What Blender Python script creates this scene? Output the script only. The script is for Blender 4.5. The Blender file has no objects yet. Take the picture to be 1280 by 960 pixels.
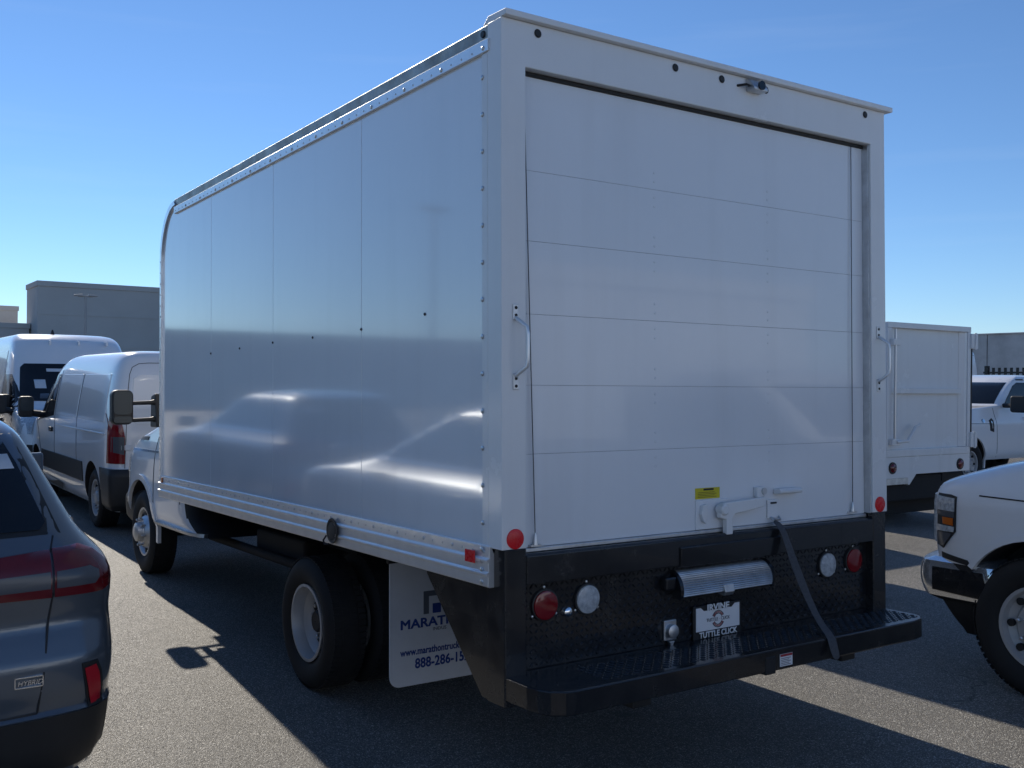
import bpy, bmesh, math, random
import numpy as np
from mathutils import Vector, Matrix
R = math.radians
random.seed(4)
SC = bpy.context.scene
COL = SC.collection

# ------------------------------------------------------------------ camera
YAW, PITCH, ROLL = 0.5997, -0.0021, 0.0101
cam_data = bpy.data.cameras.new('camera')
cam_data.sensor_fit = 'HORIZONTAL'; cam_data.sensor_width = 36.0
cam_data.lens = 1274.08 * 36.0 / 1280.0
cam_data.clip_start = 0.05; cam_data.clip_end = 3000
camera = bpy.data.objects.new('camera', cam_data); COL.objects.link(camera)
fw = Vector((math.sin(YAW)*math.cos(PITCH), math.cos(YAW)*math.cos(PITCH), math.sin(PITCH)))
rt = Vector((math.cos(YAW), -math.sin(YAW), 0)); up = rt.cross(fw)
rt2 = rt*math.cos(ROLL) + up*math.sin(ROLL); up2 = -rt*math.sin(ROLL) + up*math.cos(ROLL)
mw = Matrix((rt2, up2, -fw)).transposed().to_4x4(); mw.translation = Vector((-2.2118, -3.2838, 1.7583))
camera.matrix_world = mw
SC.camera = camera

# ------------------------------------------------------------------ sky, sun, exposure
SUN_AZ, SUN_EL = R(4.3), R(31.0)          # azimuth from +y towards +x
world = bpy.data.worlds.new('World'); SC.world = world; world.use_nodes = True
wn, wl = world.node_tree.nodes, world.node_tree.links
wn.clear()
sky = wn.new('ShaderNodeTexSky'); sky.sky_type = 'NISHITA'; sky.sun_disc = False
sky.sun_elevation = SUN_EL; sky.sun_rotation = SUN_AZ
sky.altitude = 0; sky.air_density = 0.9; sky.dust_density = 0.0; sky.ozone_density = 7.5
bg = wn.new('ShaderNodeBackground'); bg.inputs[1].default_value = 0.113
wo = wn.new('ShaderNodeOutputWorld')
# thin cirrus wisps low in the sky
tc = wn.new('ShaderNodeTexCoord'); mp = wn.new('ShaderNodeMapping'); mp.inputs['Scale'].default_value = (2.0, 2.0, 26.0)
mp.inputs['Rotation'].default_value = (0.05, 0.03, 0)
nz = wn.new('ShaderNodeTexNoise'); nz.inputs['Scale'].default_value = 1.6; nz.inputs['Detail'].default_value = 6
rp = wn.new('ShaderNodeValToRGB'); rp.color_ramp.elements[0].position = 0.54; rp.color_ramp.elements[1].position = 0.8
rp.color_ramp.elements[1].color = (0.045, 0.045, 0.045, 1)
mx = wn.new('ShaderNodeMixRGB'); mx.inputs[2].default_value = (7.0, 7.6, 8.2, 1)
wl.new(tc.outputs['Generated'], mp.inputs[0]); wl.new(mp.outputs[0], nz.inputs['Vector']); wl.new(nz.outputs[0], rp.inputs[0])
wl.new(rp.outputs[0], mx.inputs[0]); wl.new(sky.outputs[0], mx.inputs[1]); wl.new(mx.outputs[0], bg.inputs[0]); wl.new(bg.outputs[0], wo.inputs[0])

sun_data = bpy.data.lights.new('sun', 'SUN'); sun_data.energy = 4.2; sun_data.angle = R(0.53); sun_data.color = (1.0, 0.92, 0.8)
sun = bpy.data.objects.new('sun', sun_data); COL.objects.link(sun)
sd = Vector((math.sin(SUN_AZ)*math.cos(SUN_EL), math.cos(SUN_AZ)*math.cos(SUN_EL), math.sin(SUN_EL)))
sun.rotation_euler = sd.to_track_quat('Z', 'Y').to_euler(); sun.location = sd*60
SC.view_settings.view_transform = 'Standard'; SC.view_settings.look = 'None'
SC.view_settings.exposure = 0.15; SC.view_settings.gamma = 1.0

# ------------------------------------------------------------------ materials
M = {}
def mat(name, base, rough=0.5, metal=0.0, coat=0.0, spec=0.5, noise=None, bump=None, trans=0.0, ior=1.45, alpha=1.0, dr=0.18, streak=0.0, cr=0.04):
    """noise=(scale, darker colour, amount)   bump=(scale, strength, distance)"""
    m = bpy.data.materials.new(name); m.use_nodes = True
    nt = m.node_tree; b = nt.nodes['Principled BSDF']
    b.inputs['Base Color'].default_value = (*base, 1); b.inputs['Roughness'].default_value = rough
    b.inputs['Metallic'].default_value = metal; b.inputs['Coat Weight'].default_value = coat
    b.inputs['Coat Roughness'].default_value = cr
    b.inputs['Specular IOR Level'].default_value = spec; b.inputs['IOR'].default_value = ior
    b.inputs['Transmission Weight'].default_value = trans; b.inputs['Alpha'].default_value = alpha
    if noise or bump:
        t = nt.nodes.new('ShaderNodeTexCoord')
    if noise:
        n = nt.nodes.new('ShaderNodeTexNoise'); n.inputs['Scale'].default_value = noise[0]; n.inputs['Detail'].default_value = 6
        n.inputs['Roughness'].default_value = 0.65
        r = nt.nodes.new('ShaderNodeValToRGB'); r.color_ramp.elements[0].position = 0.35; r.color_ramp.elements[1].position = 0.7
        r.color_ramp.elements[0].color = (0, 0, 0, 1); r.color_ramp.elements[1].color = (noise[2],)*3 + (1,)
        x = nt.nodes.new('ShaderNodeMixRGB'); x.inputs[1].default_value = (*base, 1); x.inputs[2].default_value = (*noise[1], 1)
        nt.links.new(t.outputs['Object'], n.inputs['Vector']); nt.links.new(n.outputs[0], r.inputs[0])
        nt.links.new(r.outputs[0], x.inputs[0]); col = x.outputs[0]
        if streak:      # run-off streaks and dust film
            mpn = nt.nodes.new('ShaderNodeMapping'); mpn.inputs['Scale'].default_value = (7, 7, 0.5)
            n3 = nt.nodes.new('ShaderNodeTexNoise'); n3.inputs['Scale'].default_value = 1.0; n3.inputs['Detail'].default_value = 5
            r3 = nt.nodes.new('ShaderNodeValToRGB'); r3.color_ramp.elements[0].position = 0.52; r3.color_ramp.elements[1].position = 0.78
            r3.color_ramp.elements[0].color = (1, 1, 1, 1); r3.color_ramp.elements[1].color = (1-streak, 1-streak*1.08, 1-streak*1.2, 1)
            x3 = nt.nodes.new('ShaderNodeMixRGB'); x3.blend_type = 'MULTIPLY'; x3.inputs[0].default_value = 1
            nt.links.new(t.outputs['Object'], mpn.inputs[0]); nt.links.new(mpn.outputs[0], n3.inputs['Vector']); nt.links.new(n3.outputs[0], r3.inputs[0])
            nt.links.new(col, x3.inputs[1]); nt.links.new(r3.outputs[0], x3.inputs[2]); col = x3.outputs[0]
        nt.links.new(col, b.inputs['Base Color'])
        mr = nt.nodes.new('ShaderNodeMapRange'); mr.inputs['To Min'].default_value = rough; mr.inputs['To Max'].default_value = min(1, rough+dr)
        nt.links.new(r.outputs[0], mr.inputs[0]); nt.links.new(mr.outputs[0], b.inputs['Roughness'])
    if bump:
        n2 = nt.nodes.new('ShaderNodeTexNoise'); n2.inputs['Scale'].default_value = bump[0]; n2.inputs['Detail'].default_value = 3
        bp = nt.nodes.new('ShaderNodeBump'); bp.inputs['Strength'].default_value = bump[1]; bp.inputs['Distance'].default_value = bump[2]
        nt.links.new(t.outputs['Object'], n2.inputs['Vector']); nt.links.new(n2.outputs[0], bp.inputs['Height']); nt.links.new(bp.outputs[0], b.inputs['Normal'])
    M[name] = m
    return m
mat('panel_white', (0.78, 0.79, 0.80), 0.10, coat=1.0, noise=(1.3, (0.72, 0.74, 0.76), 0.5), bump=(1.6, 0.17, 0.008), dr=0.06, streak=0.03, cr=0.058)
mat('frame_white', (0.78, 0.78, 0.77), 0.22, noise=(2.5, (0.70, 0.70, 0.69), 0.4), bump=(5, 0.12, 0.004), streak=0.05)
mat('door_white', (0.78, 0.79, 0.80), 0.17, coat=0.4, noise=(1.7, (0.71, 0.73, 0.75), 0.5), bump=(2.6, 0.12, 0.006), dr=0.1, streak=0.045)
mat('paint_white', (0.80, 0.80, 0.80), 0.22, coat=0.8, noise=(6, (0.74, 0.74, 0.73), 0.3))
mat('aluminium', (0.82, 0.83, 0.84), 0.26, metal=1.0, noise=(9, (0.62, 0.63, 0.65), 0.6), bump=(7, 0.2, 0.004))
mat('aluminium_dull', (0.66, 0.67, 0.68), 0.42, metal=1.0, noise=(14, (0.42, 0.42, 0.42), 0.6))
mat('rail_aluminium', (0.80, 0.81, 0.82), 0.30, metal=0.6, noise=(8, (0.66, 0.67, 0.69), 0.6), bump=(5, 0.15, 0.004), dr=0.12)
mat('bumper_chrome', (0.86, 0.87, 0.88), 0.14, metal=0.82, noise=(4, (0.78, 0.79, 0.80), 0.4), dr=0.06)
mat('chrome', (0.90, 0.90, 0.90), 0.10, metal=1.0)
mat('cove_metal', (0.34, 0.33, 0.32), 0.38, metal=0.8, noise=(5, (0.20, 0.20, 0.19), 0.8), bump=(14, 0.5, 0.01))
mat('galvanised', (0.60, 0.61, 0.62), 0.38, metal=1.0)
mat('black_paint', (0.009, 0.010, 0.013), 0.20, coat=0.3, noise=(7, (0.034, 0.033, 0.032), 0.55), bump=(3, 0.1, 0.004))
mat('black_matte', (0.014, 0.014, 0.015), 0.55, noise=(8, (0.03, 0.03, 0.03), 0.6))
mat('underbody', (0.012, 0.012, 0.013), 0.75, noise=(6, (0.035, 0.032, 0.03), 0.6))
mat('black_plastic', (0.018, 0.018, 0.019), 0.48, noise=(30, (0.028, 0.028, 0.028), 0.4))
mat('rubber', (0.011, 0.011, 0.012), 0.72, noise=(12, (0.026, 0.025, 0.024), 0.6))
mat('wheel_steel', (0.42, 0.42, 0.42), 0.38, metal=0.2, noise=(10, (0.42, 0.41, 0.40), 0.6))
mat('glass_dark', (0.008, 0.010, 0.013), 0.04, spec=0.6)
mat('glass_cab', (0.03, 0.045, 0.055), 0.12, spec=0.35)
mat('red_lens', (0.20, 0.006, 0.010), 0.10, coat=0.6)
mat('red_lens_dark', (0.12, 0.007, 0.010), 0.12, coat=0.5, noise=(20, (0.18, 0.010, 0.014), 0.5))
mat('red_reflector', (0.75, 0.02, 0.025), 0.22, noise=(60, (0.55, 0.012, 0.02), 0.6))
mat('red_reflector_dark', (0.45, 0.012, 0.025), 0.30)
mat('clear_lens', (0.55, 0.58, 0.60), 0.10, coat=0.5, noise=(35, (0.20, 0.22, 0.24), 0.9), bump=(60, 0.4, 0.003))
mat('smoke_lens', (0.085, 0.09, 0.10), 0.22, coat=0.2)
mat('amber_lens', (0.55, 0.13, 0.02), 0.15, coat=0.5)
mat('slate_paint', (0.12, 0.14, 0.165), 0.28, metal=0.45, coat=1.0)
mat('sticker_yellow', (0.62, 0.52, 0.02), 0.5)
mat('sticker_white', (0.75, 0.75, 0.76), 0.5)
mat('paper', (0.62, 0.63, 0.64), 0.6)
mat('ink_black', (0.015, 0.015, 0.018), 0.6)
mat('ink_brown', (0.18, 0.14, 0.02), 0.6)
mat('ink_blue', (0.012, 0.04, 0.20), 0.5)
mat('ink_grey', (0.10, 0.11, 0.13), 0.5)
mat('ink_red', (0.35, 0.02, 0.03), 0.5)
mat('plate_white', (0.78, 0.79, 0.80), 0.3)
mat('flap_white', (0.60, 0.60, 0.62), 0.42, noise=(6, (0.50, 0.50, 0.51), 0.5), bump=(4, 0.2, 0.006))
mat('webbing', (0.085, 0.088, 0.095), 0.8, noise=(90, (0.05, 0.05, 0.055), 0.8))
mat('cable', (0.06, 0.06, 0.065), 0.45, metal=0.6)
mat('seam', (0.02, 0.02, 0.022), 0.6)
mat('seam_white', (0.30, 0.31, 0.33), 0.6)
mat('wall_grey', (0.50, 0.475, 0.455), 0.85, noise=(0.35, (0.43, 0.405, 0.385), 0.8), bump=(6, 0.2, 0.01))
mat('wall_light', (0.62, 0.60, 0.56), 0.85, noise=(0.5, (0.40, 0.385, 0.36), 0.7))
mat('bounce_stucco', (0.60, 0.66, 0.74), 0.9, noise=(0.5, (0.54, 0.60, 0.68), 0.6), bump=(9, 0.2, 0.008))  # pale blue tint chosen for the light it bounces onto the trucks
mat('wall_concrete', (0.55, 0.54, 0.53), 0.85, noise=(0.6, (0.27, 0.265, 0.26), 0.9), bump=(5, 0.2, 0.01))
mat('rust_steel', (0.085, 0.050, 0.036), 0.75, noise=(3, (0.05, 0.03, 0.024), 0.8))
mat('lamp_grey', (0.35, 0.35, 0.36), 0.5, noise=(4, (0.28, 0.28, 0.28), 0.5))
mat('line_white', (0.62, 0.61, 0.58), 0.7, noise=(9, (0.30, 0.29, 0.28), 0.9))

def asphalt():
    m = bpy.data.materials.new('asphalt'); m.use_nodes = True; nt = m.node_tree; b = nt.nodes['Principled BSDF']
    N = nt.nodes.new; L = nt.links.new
    t = N('ShaderNodeTexCoord')
    v = N('ShaderNodeTexVoronoi'); v.inputs['Scale'].default_value = 200
    sep = N('ShaderNodeSeparateColor')
    r = N('ShaderNodeValToRGB'); e = r.color_ramp.elements
    e[0].position = 0.0; e[0].color = (0.092, 0.087, 0.079, 1); e[1].position = 1.0; e[1].color = (0.62, 0.60, 0.54, 1)  # pale aggregate; the brightest grains also stand in for sun glints
    e2 = e.new(0.55); e2.color = (0.145, 0.137, 0.122, 1); e3 = e.new(0.86); e3.color = (0.235, 0.22, 0.194, 1)
    big = N('ShaderNodeTexNoise'); big.inputs['Scale'].default_value = 0.6; big.inputs['Detail'].default_value = 7; big.inputs['Roughness'].default_value = 0.6
    br = N('ShaderNodeMapRange'); br.inputs['From Min'].default_value = 0.3; br.inputs['From Max'].default_value = 0.75; br.inputs['To Min'].default_value = 0.72; br.inputs['To Max'].default_value = 1.2
    mul = N('ShaderNodeMixRGB'); mul.blend_type = 'MULTIPLY'; mul.inputs[0].default_value = 1
    L(t.outputs['Object'], v.inputs['Vector']); L(v.outputs['Color'], sep.inputs[0]); L(sep.outputs[0], r.inputs[0])
    L(t.outputs['Object'], big.inputs['Vector']); L(big.outputs[0], br.inputs[0]); L(r.outputs[0], mul.inputs[1]); L(br.outputs[0], mul.inputs[2])
    # oil drips
    oil = N('ShaderNodeTexNoise'); oil.inputs['Scale'].default_value = 1.7; oil.inputs['Detail'].default_value = 2
    orr = N('ShaderNodeValToRGB'); orr.color_ramp.elements[0].position = 0.66; orr.color_ramp.elements[1].position = 0.74
    orr.color_ramp.elements[0].color = (1, 1, 1, 1); orr.color_ramp.elements[1].color = (0.6, 0.6, 0.6, 1)
    mul2 = N('ShaderNodeMixRGB'); mul2.blend_type = 'MULTIPLY'; mul2.inputs[0].default_value = 1
    L(t.outputs['Object'], oil.inputs['Vector']); L(oil.outputs[0], orr.inputs[0]); L(mul.outputs[0], mul2.inputs[1]); L(orr.outputs[0], mul2.inputs[2])
    # hairline cracks, broken up by a mask
    wob = N('ShaderNodeTexNoise'); wob.inputs['Scale'].default_value = 1.1; wob.inputs['Detail'].default_value = 5
    wmx = N('ShaderNodeMixRGB'); wmx.blend_type = 'ADD'; wmx.inputs[0].default_value = 0.7
    L(t.outputs['Object'], wob.inputs['Vector']); L(t.outputs['Object'], wmx.inputs[1]); L(wob.outputs['Color'], wmx.inputs[2])
    ck = N('ShaderNodeTexVoronoi'); ck.feature = 'DISTANCE_TO_EDGE'; ck.inputs['Scale'].default_value = 0.42; L(wmx.outputs[0], ck.inputs['Vector'])
    cr = N('ShaderNodeMapRange'); cr.inputs['From Min'].default_value = 0.0; cr.inputs['From Max'].default_value = 0.0035; cr.inputs['To Min'].default_value = 0.35; cr.inputs['To Max'].default_value = 1.0
    L(ck.outputs['Distance'], cr.inputs[0])
    cm = N('ShaderNodeTexNoise'); cm.inputs['Scale'].default_value = 0.5; L(t.outputs['Object'], cm.inputs['Vector'])
    cmr = N('ShaderNodeMapRange'); cmr.inputs['From Min'].default_value = 0.5; cmr.inputs['From Max'].default_value = 0.62; L(cm.outputs[0], cmr.inputs[0])
    mul3 = N('ShaderNodeMixRGB'); mul3.blend_type = 'MULTIPLY'; L(cmr.outputs[0], mul3.inputs[0]); L(mul2.outputs[0], mul3.inputs[1]); L(cr.outputs[0], mul3.inputs[2])
    L(mul3.outputs[0], b.inputs['Base Color'])
    rr = N('ShaderNodeMapRange'); rr.inputs['To Min'].default_value = 0.36; rr.inputs['To Max'].default_value = 0.95
    L(sep.outputs[1], rr.inputs[0]); L(rr.outputs[0], b.inputs['Roughness'])
    fine = N('ShaderNodeTexNoise'); fine.inputs['Scale'].default_value = 420; fine.inputs['Detail'].default_value = 3
    L(t.outputs['Object'], fine.inputs['Vector'])
    add = N('ShaderNodeMath'); add.operation = 'MULTIPLY_ADD'; add.inputs[1].default_value = 0.35
    inv = N('ShaderNodeMath'); inv.operation = 'SUBTRACT'; inv.inputs[0].default_value = 1.0
    L(v.outputs['Distance'], inv.inputs[1]); L(fine.outputs[0], add.inputs[0]); L(inv.outputs[0], add.inputs[2])
    bp = N('ShaderNodeBump'); bp.inputs['Strength'].default_value = 1.0; bp.inputs['Distance'].default_value = 0.004
    L(add.outputs[0], bp.inputs['Height']); L(bp.outputs[0], b.inputs['Normal'])
    M['asphalt'] = m
asphalt()

# ------------------------------------------------------------------ mesh helpers
def link(name, me, m, parent=None, smooth=40, bevel=0.0, bseg=2):
    o = bpy.data.objects.new(name, me); COL.objects.link(o)
    for mm in (m if isinstance(m, (list, tuple)) else [m]):
        me.materials.append(M[mm])
    if smooth:
        me.polygons.foreach_set('use_smooth', [True]*len(me.polygons)); me.set_sharp_from_angle(angle=R(smooth))
    if parent is not None: o.parent = parent
    if bevel:
        b = o.modifiers.new('bevel', 'BEVEL'); b.width = bevel; b.segments = bseg; b.limit_method = 'ANGLE'; b.angle_limit = R(35)
        b.harden_normals = False
    return o
class MB:
    def __init__(s): s.v = []; s.f = []
    def add(s, vs, fs):
        o = len(s.v); s.v += [tuple(map(float, p)) for p in vs]; s.f += [tuple(i+o for i in f) for f in fs]; return s
    def box(s, x0, x1, y0, y1, z0, z1):
        return s.add([(x0,y0,z0),(x1,y0,z0),(x1,y1,z0),(x0,y1,z0),(x0,y0,z1),(x1,y0,z1),(x1,y1,z1),(x0,y1,z1)],
                     [(0,3,2,1),(4,5,6,7),(0,1,5,4),(1,2,6,5),(2,3,7,6),(3,0,4,7)])
    def prism(s, poly, axis, a, b):
        """poly in the two other axes (order x,y,z without axis), extruded a..b"""
        n = len(poly); k = 'xyz'.index(axis)
        def P(p, t): q = list(p); q.insert(k, t); return q
        return s.add([P(p, a) for p in poly]+[P(p, b) for p in poly],
                     [tuple(range(n))[::-1], tuple(range(n, 2*n))]+[(i, (i+1)%n, n+(i+1)%n, n+i) for i in range(n)])
    def rings(s, rs, cap=True, closed=True):
        n = len(rs[0]); o = []
        vs = [p for r in rs for p in r]; fs = []
        for i in range(len(rs)-1):
            for j in range(n if closed else n-1):
                fs.append((i*n+j, i*n+(j+1)%n, (i+1)*n+(j+1)%n, (i+1)*n+j))
        if cap: fs += [tuple(range(n))[::-1], tuple(range((len(rs)-1)*n, len(rs)*n))]
        return s.add(vs, fs)
    def tube(s, pts, r, n=8, cap=True):
        pts = [Vector(p) for p in pts]; rs = []; prev = None
        for i, p in enumerate(pts):
            d = ((pts[min(i+1, len(pts)-1)]-p).normalized() + (p-pts[max(i-1, 0)]).normalized()).normalized()
            if prev is None:
                a = d.orthogonal().normalized()
            else:
                a = (prev - d*prev.dot(d)).normalized()
            prev = a; b = d.cross(a); rad = r[i] if isinstance(r, (list, tuple)) else r
            rs.append([p + (a*math.cos(2*math.pi*k/n) + b*math.sin(2*math.pi*k/n))*rad for k in range(n)])
        return s.rings(rs, cap)
    def lathe(s, prof, axis, c, n=32, cap=False):
        """prof: list of (along, radius)"""
        rs = []
        for a, r in prof:
            ring = []
            for k in range(n):
                t = 2*math.pi*k/n; u, w = r*math.cos(t), r*math.sin(t)
                ring.append({'x': (c[0]+a, c[1]+u, c[2]+w), 'y': (c[0]+u, c[1]+a, c[2]+w), 'z': (c[0]+u, c[1]+w, c[2]+a)}[axis])
            rs.append(ring)
        return s.rings(rs, cap)
    def dome(s, c, r, axis, sgn=1, n=8, h=0.6):
        return s.lathe([(0, r), (sgn*h*r*0.6, r*0.86), (sgn*h*r, r*0.4)], axis, c, n, True)
    def mesh(s, name):
        me = bpy.data.meshes.new(name); me.from_pydata(s.v, [], s.f)
        bm = bmesh.new(); bm.from_mesh(me); bmesh.ops.recalc_face_normals(bm, faces=bm.faces); bm.to_mesh(me); bm.free()
        return me
    def build(s, name, m, parent=None, smooth=40, bevel=0.0, bseg=2):
        return link(name, s.mesh(name), m, parent, smooth, bevel, bseg)
def empty(name, loc=(0,0,0), rz=0.0):
    o = bpy.data.objects.new(name, None); o.empty_display_size = 0.3; o.location = loc; o.rotation_euler = (0, 0, rz); COL.objects.link(o); return o
def tag(o, label=None, cat=None, group=None, kind=None):
    if label: o['label'] = label
    if cat: o['category'] = cat
    if group: o['group'] = group
    if kind: o['kind'] = kind
    return o
CH = {}
def copy_tree(o, parent=None):
    c = o.copy(); COL.objects.link(c); c.parent = parent
    for ch in o.children: copy_tree(ch, c)
    return c
def text(name, s, size, m, parent, loc, rot=(90, 0, 0), align='LEFT', sx=1.0, bold=0.0, shear=0.0, depth=0.0006):
    cu = bpy.data.curves.new(name, 'FONT'); cu.body = s; cu.size = size; cu.align_x = align; cu.extrude = depth; cu.bevel_depth = bold; cu.bevel_resolution = 0; cu.space_character = 1.0+bold*14; cu.shear = shear
    cu.resolution_u = 3
    t = bpy.data.objects.new(name+'_curve', cu); COL.objects.link(t)
    me = bpy.data.meshes.new_from_object(t.evaluated_get(bpy.context.evaluated_depsgraph_get()))
    bpy.data.objects.remove(t); me.name = name
    o = link(name, me, m, parent, smooth=0); o.location = loc; o.rotation_euler = tuple(R(a) for a in rot); o.scale = (sx, 1, 1)
    return o
def pchip(xs, ys):
    xs = np.array(xs, float); ys = np.array(ys, float); h = np.diff(xs); d = np.diff(ys)/h; m = np.zeros(len(xs))
    for i in range(1, len(xs)-1):
        if d[i-1]*d[i] > 0:
            w1, w2 = 2*h[i]+h[i-1], h[i]+2*h[i-1]; m[i] = (w1+w2)/(w1/d[i-1]+w2/d[i])
    m[0], m[-1] = d[0], d[-1]
    def f(x):
        x = min(max(x, xs[0]), xs[-1]); i = min(int(np.searchsorted(xs, x, 'right'))-1, len(h)-1); t = (x-xs[i])/h[i]
        return float((2*t**3-3*t**2+1)*ys[i]+(t**3-2*t**2+t)*h[i]*m[i]+(-2*t**3+3*t**2)*ys[i+1]+(t**3-t**2)*h[i]*m[i+1])
    return f
class Shell:
    """a vehicle body as stacked plan outlines: rows of (z, half width, rear y, front y)"""
    def __init__(s, rows, n=12, bow_r=0.03, bow_f=0.08, cx=0.0):
        z, w, a, b = zip(*rows); s.z0, s.z1 = z[0], z[-1]; s.rows = rows
        s.w, s.a, s.b = pchip(z, w), pchip(z, a), pchip(z, b); s.n = n; s.br, s.bf, s.cx = bow_r, bow_f, cx
    def _e(s, q): return max(0.0, 1-min(1.0, abs(q))**s.n)**(1/s.n)
    def rear(s, x, z):
        w, a, b = s.w(z), s.a(z), s.b(z); q = min(1.0, abs(x-s.cx)/w); return (a+b)/2-s._e(q)*((b-a)/2-s.br*q*q)
    def front(s, x, z):
        w, a, b = s.w(z), s.a(z), s.b(z); q = min(1.0, abs(x-s.cx)/w); return (a+b)/2+s._e(q)*((b-a)/2-s.bf*q*q)
    def side(s, y, z):
        w, a, b = s.w(z), s.a(z), s.b(z); d = y-(a+b)/2; bow = s.bf if d > 0 else s.br; l = (b-a)/2; lo, hi = 0.0, 1.0
        for _ in range(30):
            m = (lo+hi)/2
            if s._e(m)*(l-bow*m*m) > abs(d): lo = m
            else: hi = m
        return w*lo
    def ts(s, N=112):
        l, w = (s.b(s.z0)-s.a(s.z0))/2, s.w(s.z0); T = np.linspace(0, 2*np.pi, 6001)
        c, d = np.cos(T), np.sin(T); k = 2/s.n
        X = w*np.sign(c)*np.abs(c)**k; Y = l*np.sign(d)*np.abs(d)**k
        P = np.stack([X, Y], 1); seg = np.linalg.norm(np.diff(P, axis=0), axis=1)
        tang = np.diff(P, axis=0)/np.maximum(seg[:, None], 1e-9); ang = np.zeros(len(seg)); ang[1:] = np.arccos(np.clip((tang[1:]*tang[:-1]).sum(1), -1, 1))
        D = np.concatenate([[0], np.cumsum(seg/seg.sum()+1.3*ang/ang.sum())]); D /= D[-1]
        return np.interp(np.linspace(0, 1, N, endpoint=False), D, T)
    def mesh(s, dz=0.03, name='body', N=112, cuts=()):
        zs = [s.rows[0][0]]
        for r0, r1 in zip(s.rows[:-1], s.rows[1:]):
            big = max(abs(r1[2]-r0[2]), abs(r1[3]-r0[3])); k = max(1, int(math.ceil((r1[0]-r0[0])/dz)), int(big/0.10))
            zs += [r0[0]+(r1[0]-r0[0])*(i+1)/k for i in range(k)]
        T = s.ts(N); k = 2/s.n; mb = MB(); rs = []
        for z in zs:
            w, a, b = s.w(z), s.a(z), s.b(z); l = (b-a)/2; ring = []
            for t in T:
                c, d = math.cos(t), math.sin(t); X = math.copysign(abs(c)**k, c); Y = math.copysign(abs(d)**k, d)
                yy = (a+b)/2+l*Y + (s.br*X*X*max(0, -Y) - s.bf*X*X*max(0, Y))
                ring.append((s.cx+w*X, yy, z))
            rs.append(ring)
        mb.rings(rs); return mb.mesh(name)
    def body(s, name, m, parent, wells=(), well_r=0.43, depth=0.34, lift=0.0, smooth=35, dz=0.03, N=112, rear_dark=False):
        me = s.mesh(dz, name, N)
        o = link(name, me, [m, 'underbody'], None, smooth=0)
        if wells:
            cut = MB(); wmax = max(r[1] for r in s.rows)
            for (y, z) in wells:
                for sg in (-1, 1):
                    x0, x1 = sorted((s.cx+sg*(wmax+0.1), s.cx+sg*(wmax-depth)))
                    c = MB(); c.lathe([(x0, well_r), (x1, well_r)], 'x', (0, y, z), 40, True); cut.add(c.v, c.f)
            cm = cut.mesh('cut'); cm.materials.append(M[m]); cm.materials.append(M['underbody'])
            cm.polygons.foreach_set('material_index', [1]*len(cm.polygons))
            co = bpy.data.objects.new('cut', cm); COL.objects.link(co)
            bo = o.modifiers.new('b', 'BOOLEAN'); bo.object = co; bo.operation = 'DIFFERENCE'; bo.solver = 'EXACT'
            dg = bpy.context.evaluated_depsgraph_get(); dg.update()
            nm = bpy.data.meshes.new_from_object(o.evaluated_get(dg)); o.modifiers.clear(); o.data = nm; nm.name = name
            bpy.data.objects.remove(co)
        for pl in o.data.polygons:
            if (pl.normal.z < -0.75 and pl.center.z < s.z0+0.03) or (rear_dark and pl.normal.y < -0.25): pl.material_index = 1
        o.data.polygons.foreach_set('use_smooth', [True]*len(o.data.polygons)); o.data.set_sharp_from_angle(angle=R(smooth))
        o.parent = parent
        return o
    def patch(s, name, face, poly, m, parent, off=0.004, thick=0.02, step=0.06, side=1, bevel=0.0, smooth=50, mb_only=False):
        """poly in (x,z) for front/rear, (y,z) for side; a shell piece lying on the body surface"""
        bm = bmesh.new(); f = bm.faces.new([bm.verts.new((p[0], p[1], 0)) for p in poly])
        for ax in (0, 1):
            lo, hi = min(p[ax] for p in poly), max(p[ax] for p in poly); k = int((hi-lo)/step)
            for i in range(1, k+1):
                q = lo+(hi-lo)*i/(k+1); co = [0, 0, 0]; co[ax] = q; no = [0, 0, 0]; no[ax] = 1
                bmesh.ops.bisect_plane(bm, geom=bm.verts[:]+bm.edges[:]+bm.faces[:], plane_co=co, plane_no=no, dist=1e-5)
        def mp(u, z, o):
            if face == 'rear': return (u, s.rear(u, z)-o, z)
            if face == 'front': return (u, s.front(u, z)+o, z)
            return (s.cx+side*(s.side(u, z)+o), u, z)
        bm.verts.index_update(); vs = [mp(v.co.x, v.co.y, off) for v in bm.verts]; n = len(vs)
        vs += [mp(v.co.x, v.co.y, off-thick) for v in bm.verts]
        fs = [tuple(v.index for v in f.verts) for f in bm.faces]
        fs2 = [tuple(i+n for i in f[::-1]) for f in fs]
        ed = [tuple(v.index for v in e.verts) for e in bm.edges if len(e.link_faces) == 1]
        fs3 = [(a, b, b+n, a+n) for a, b in ed]; bm.free()
        mb = MB().add(vs, fs+fs2+fs3)
        if mb_only: return mb
        return mb.build(name, m, parent, smooth, bevel)
    def line(s, mbo, face, pts, wd=0.006, off=0.0035, side=1):
        """thin shut line strip along 2-D polyline"""
        for (p, q) in zip(pts[:-1], pts[1:]):
            d = Vector((q[0]-p[0], q[1]-p[1])); L = d.length
            if L < 1e-6: continue
            d /= L; nrm = Vector((-d.y, d.x))*wd/2
            k = max(1, int(L/0.08))
            for i in range(k):
                a = Vector(p)+d*L*i/k; b = Vector(p)+d*L*(i+1)/k
                poly = [a-nrm, b-nrm, b+nrm, a+nrm]
                t = s.patch('x', face, [(v.x, v.y) for v in poly], None, None, off, 0.004, 9, side, mb_only=True)
                mbo.add(t.v, t.f)
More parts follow.
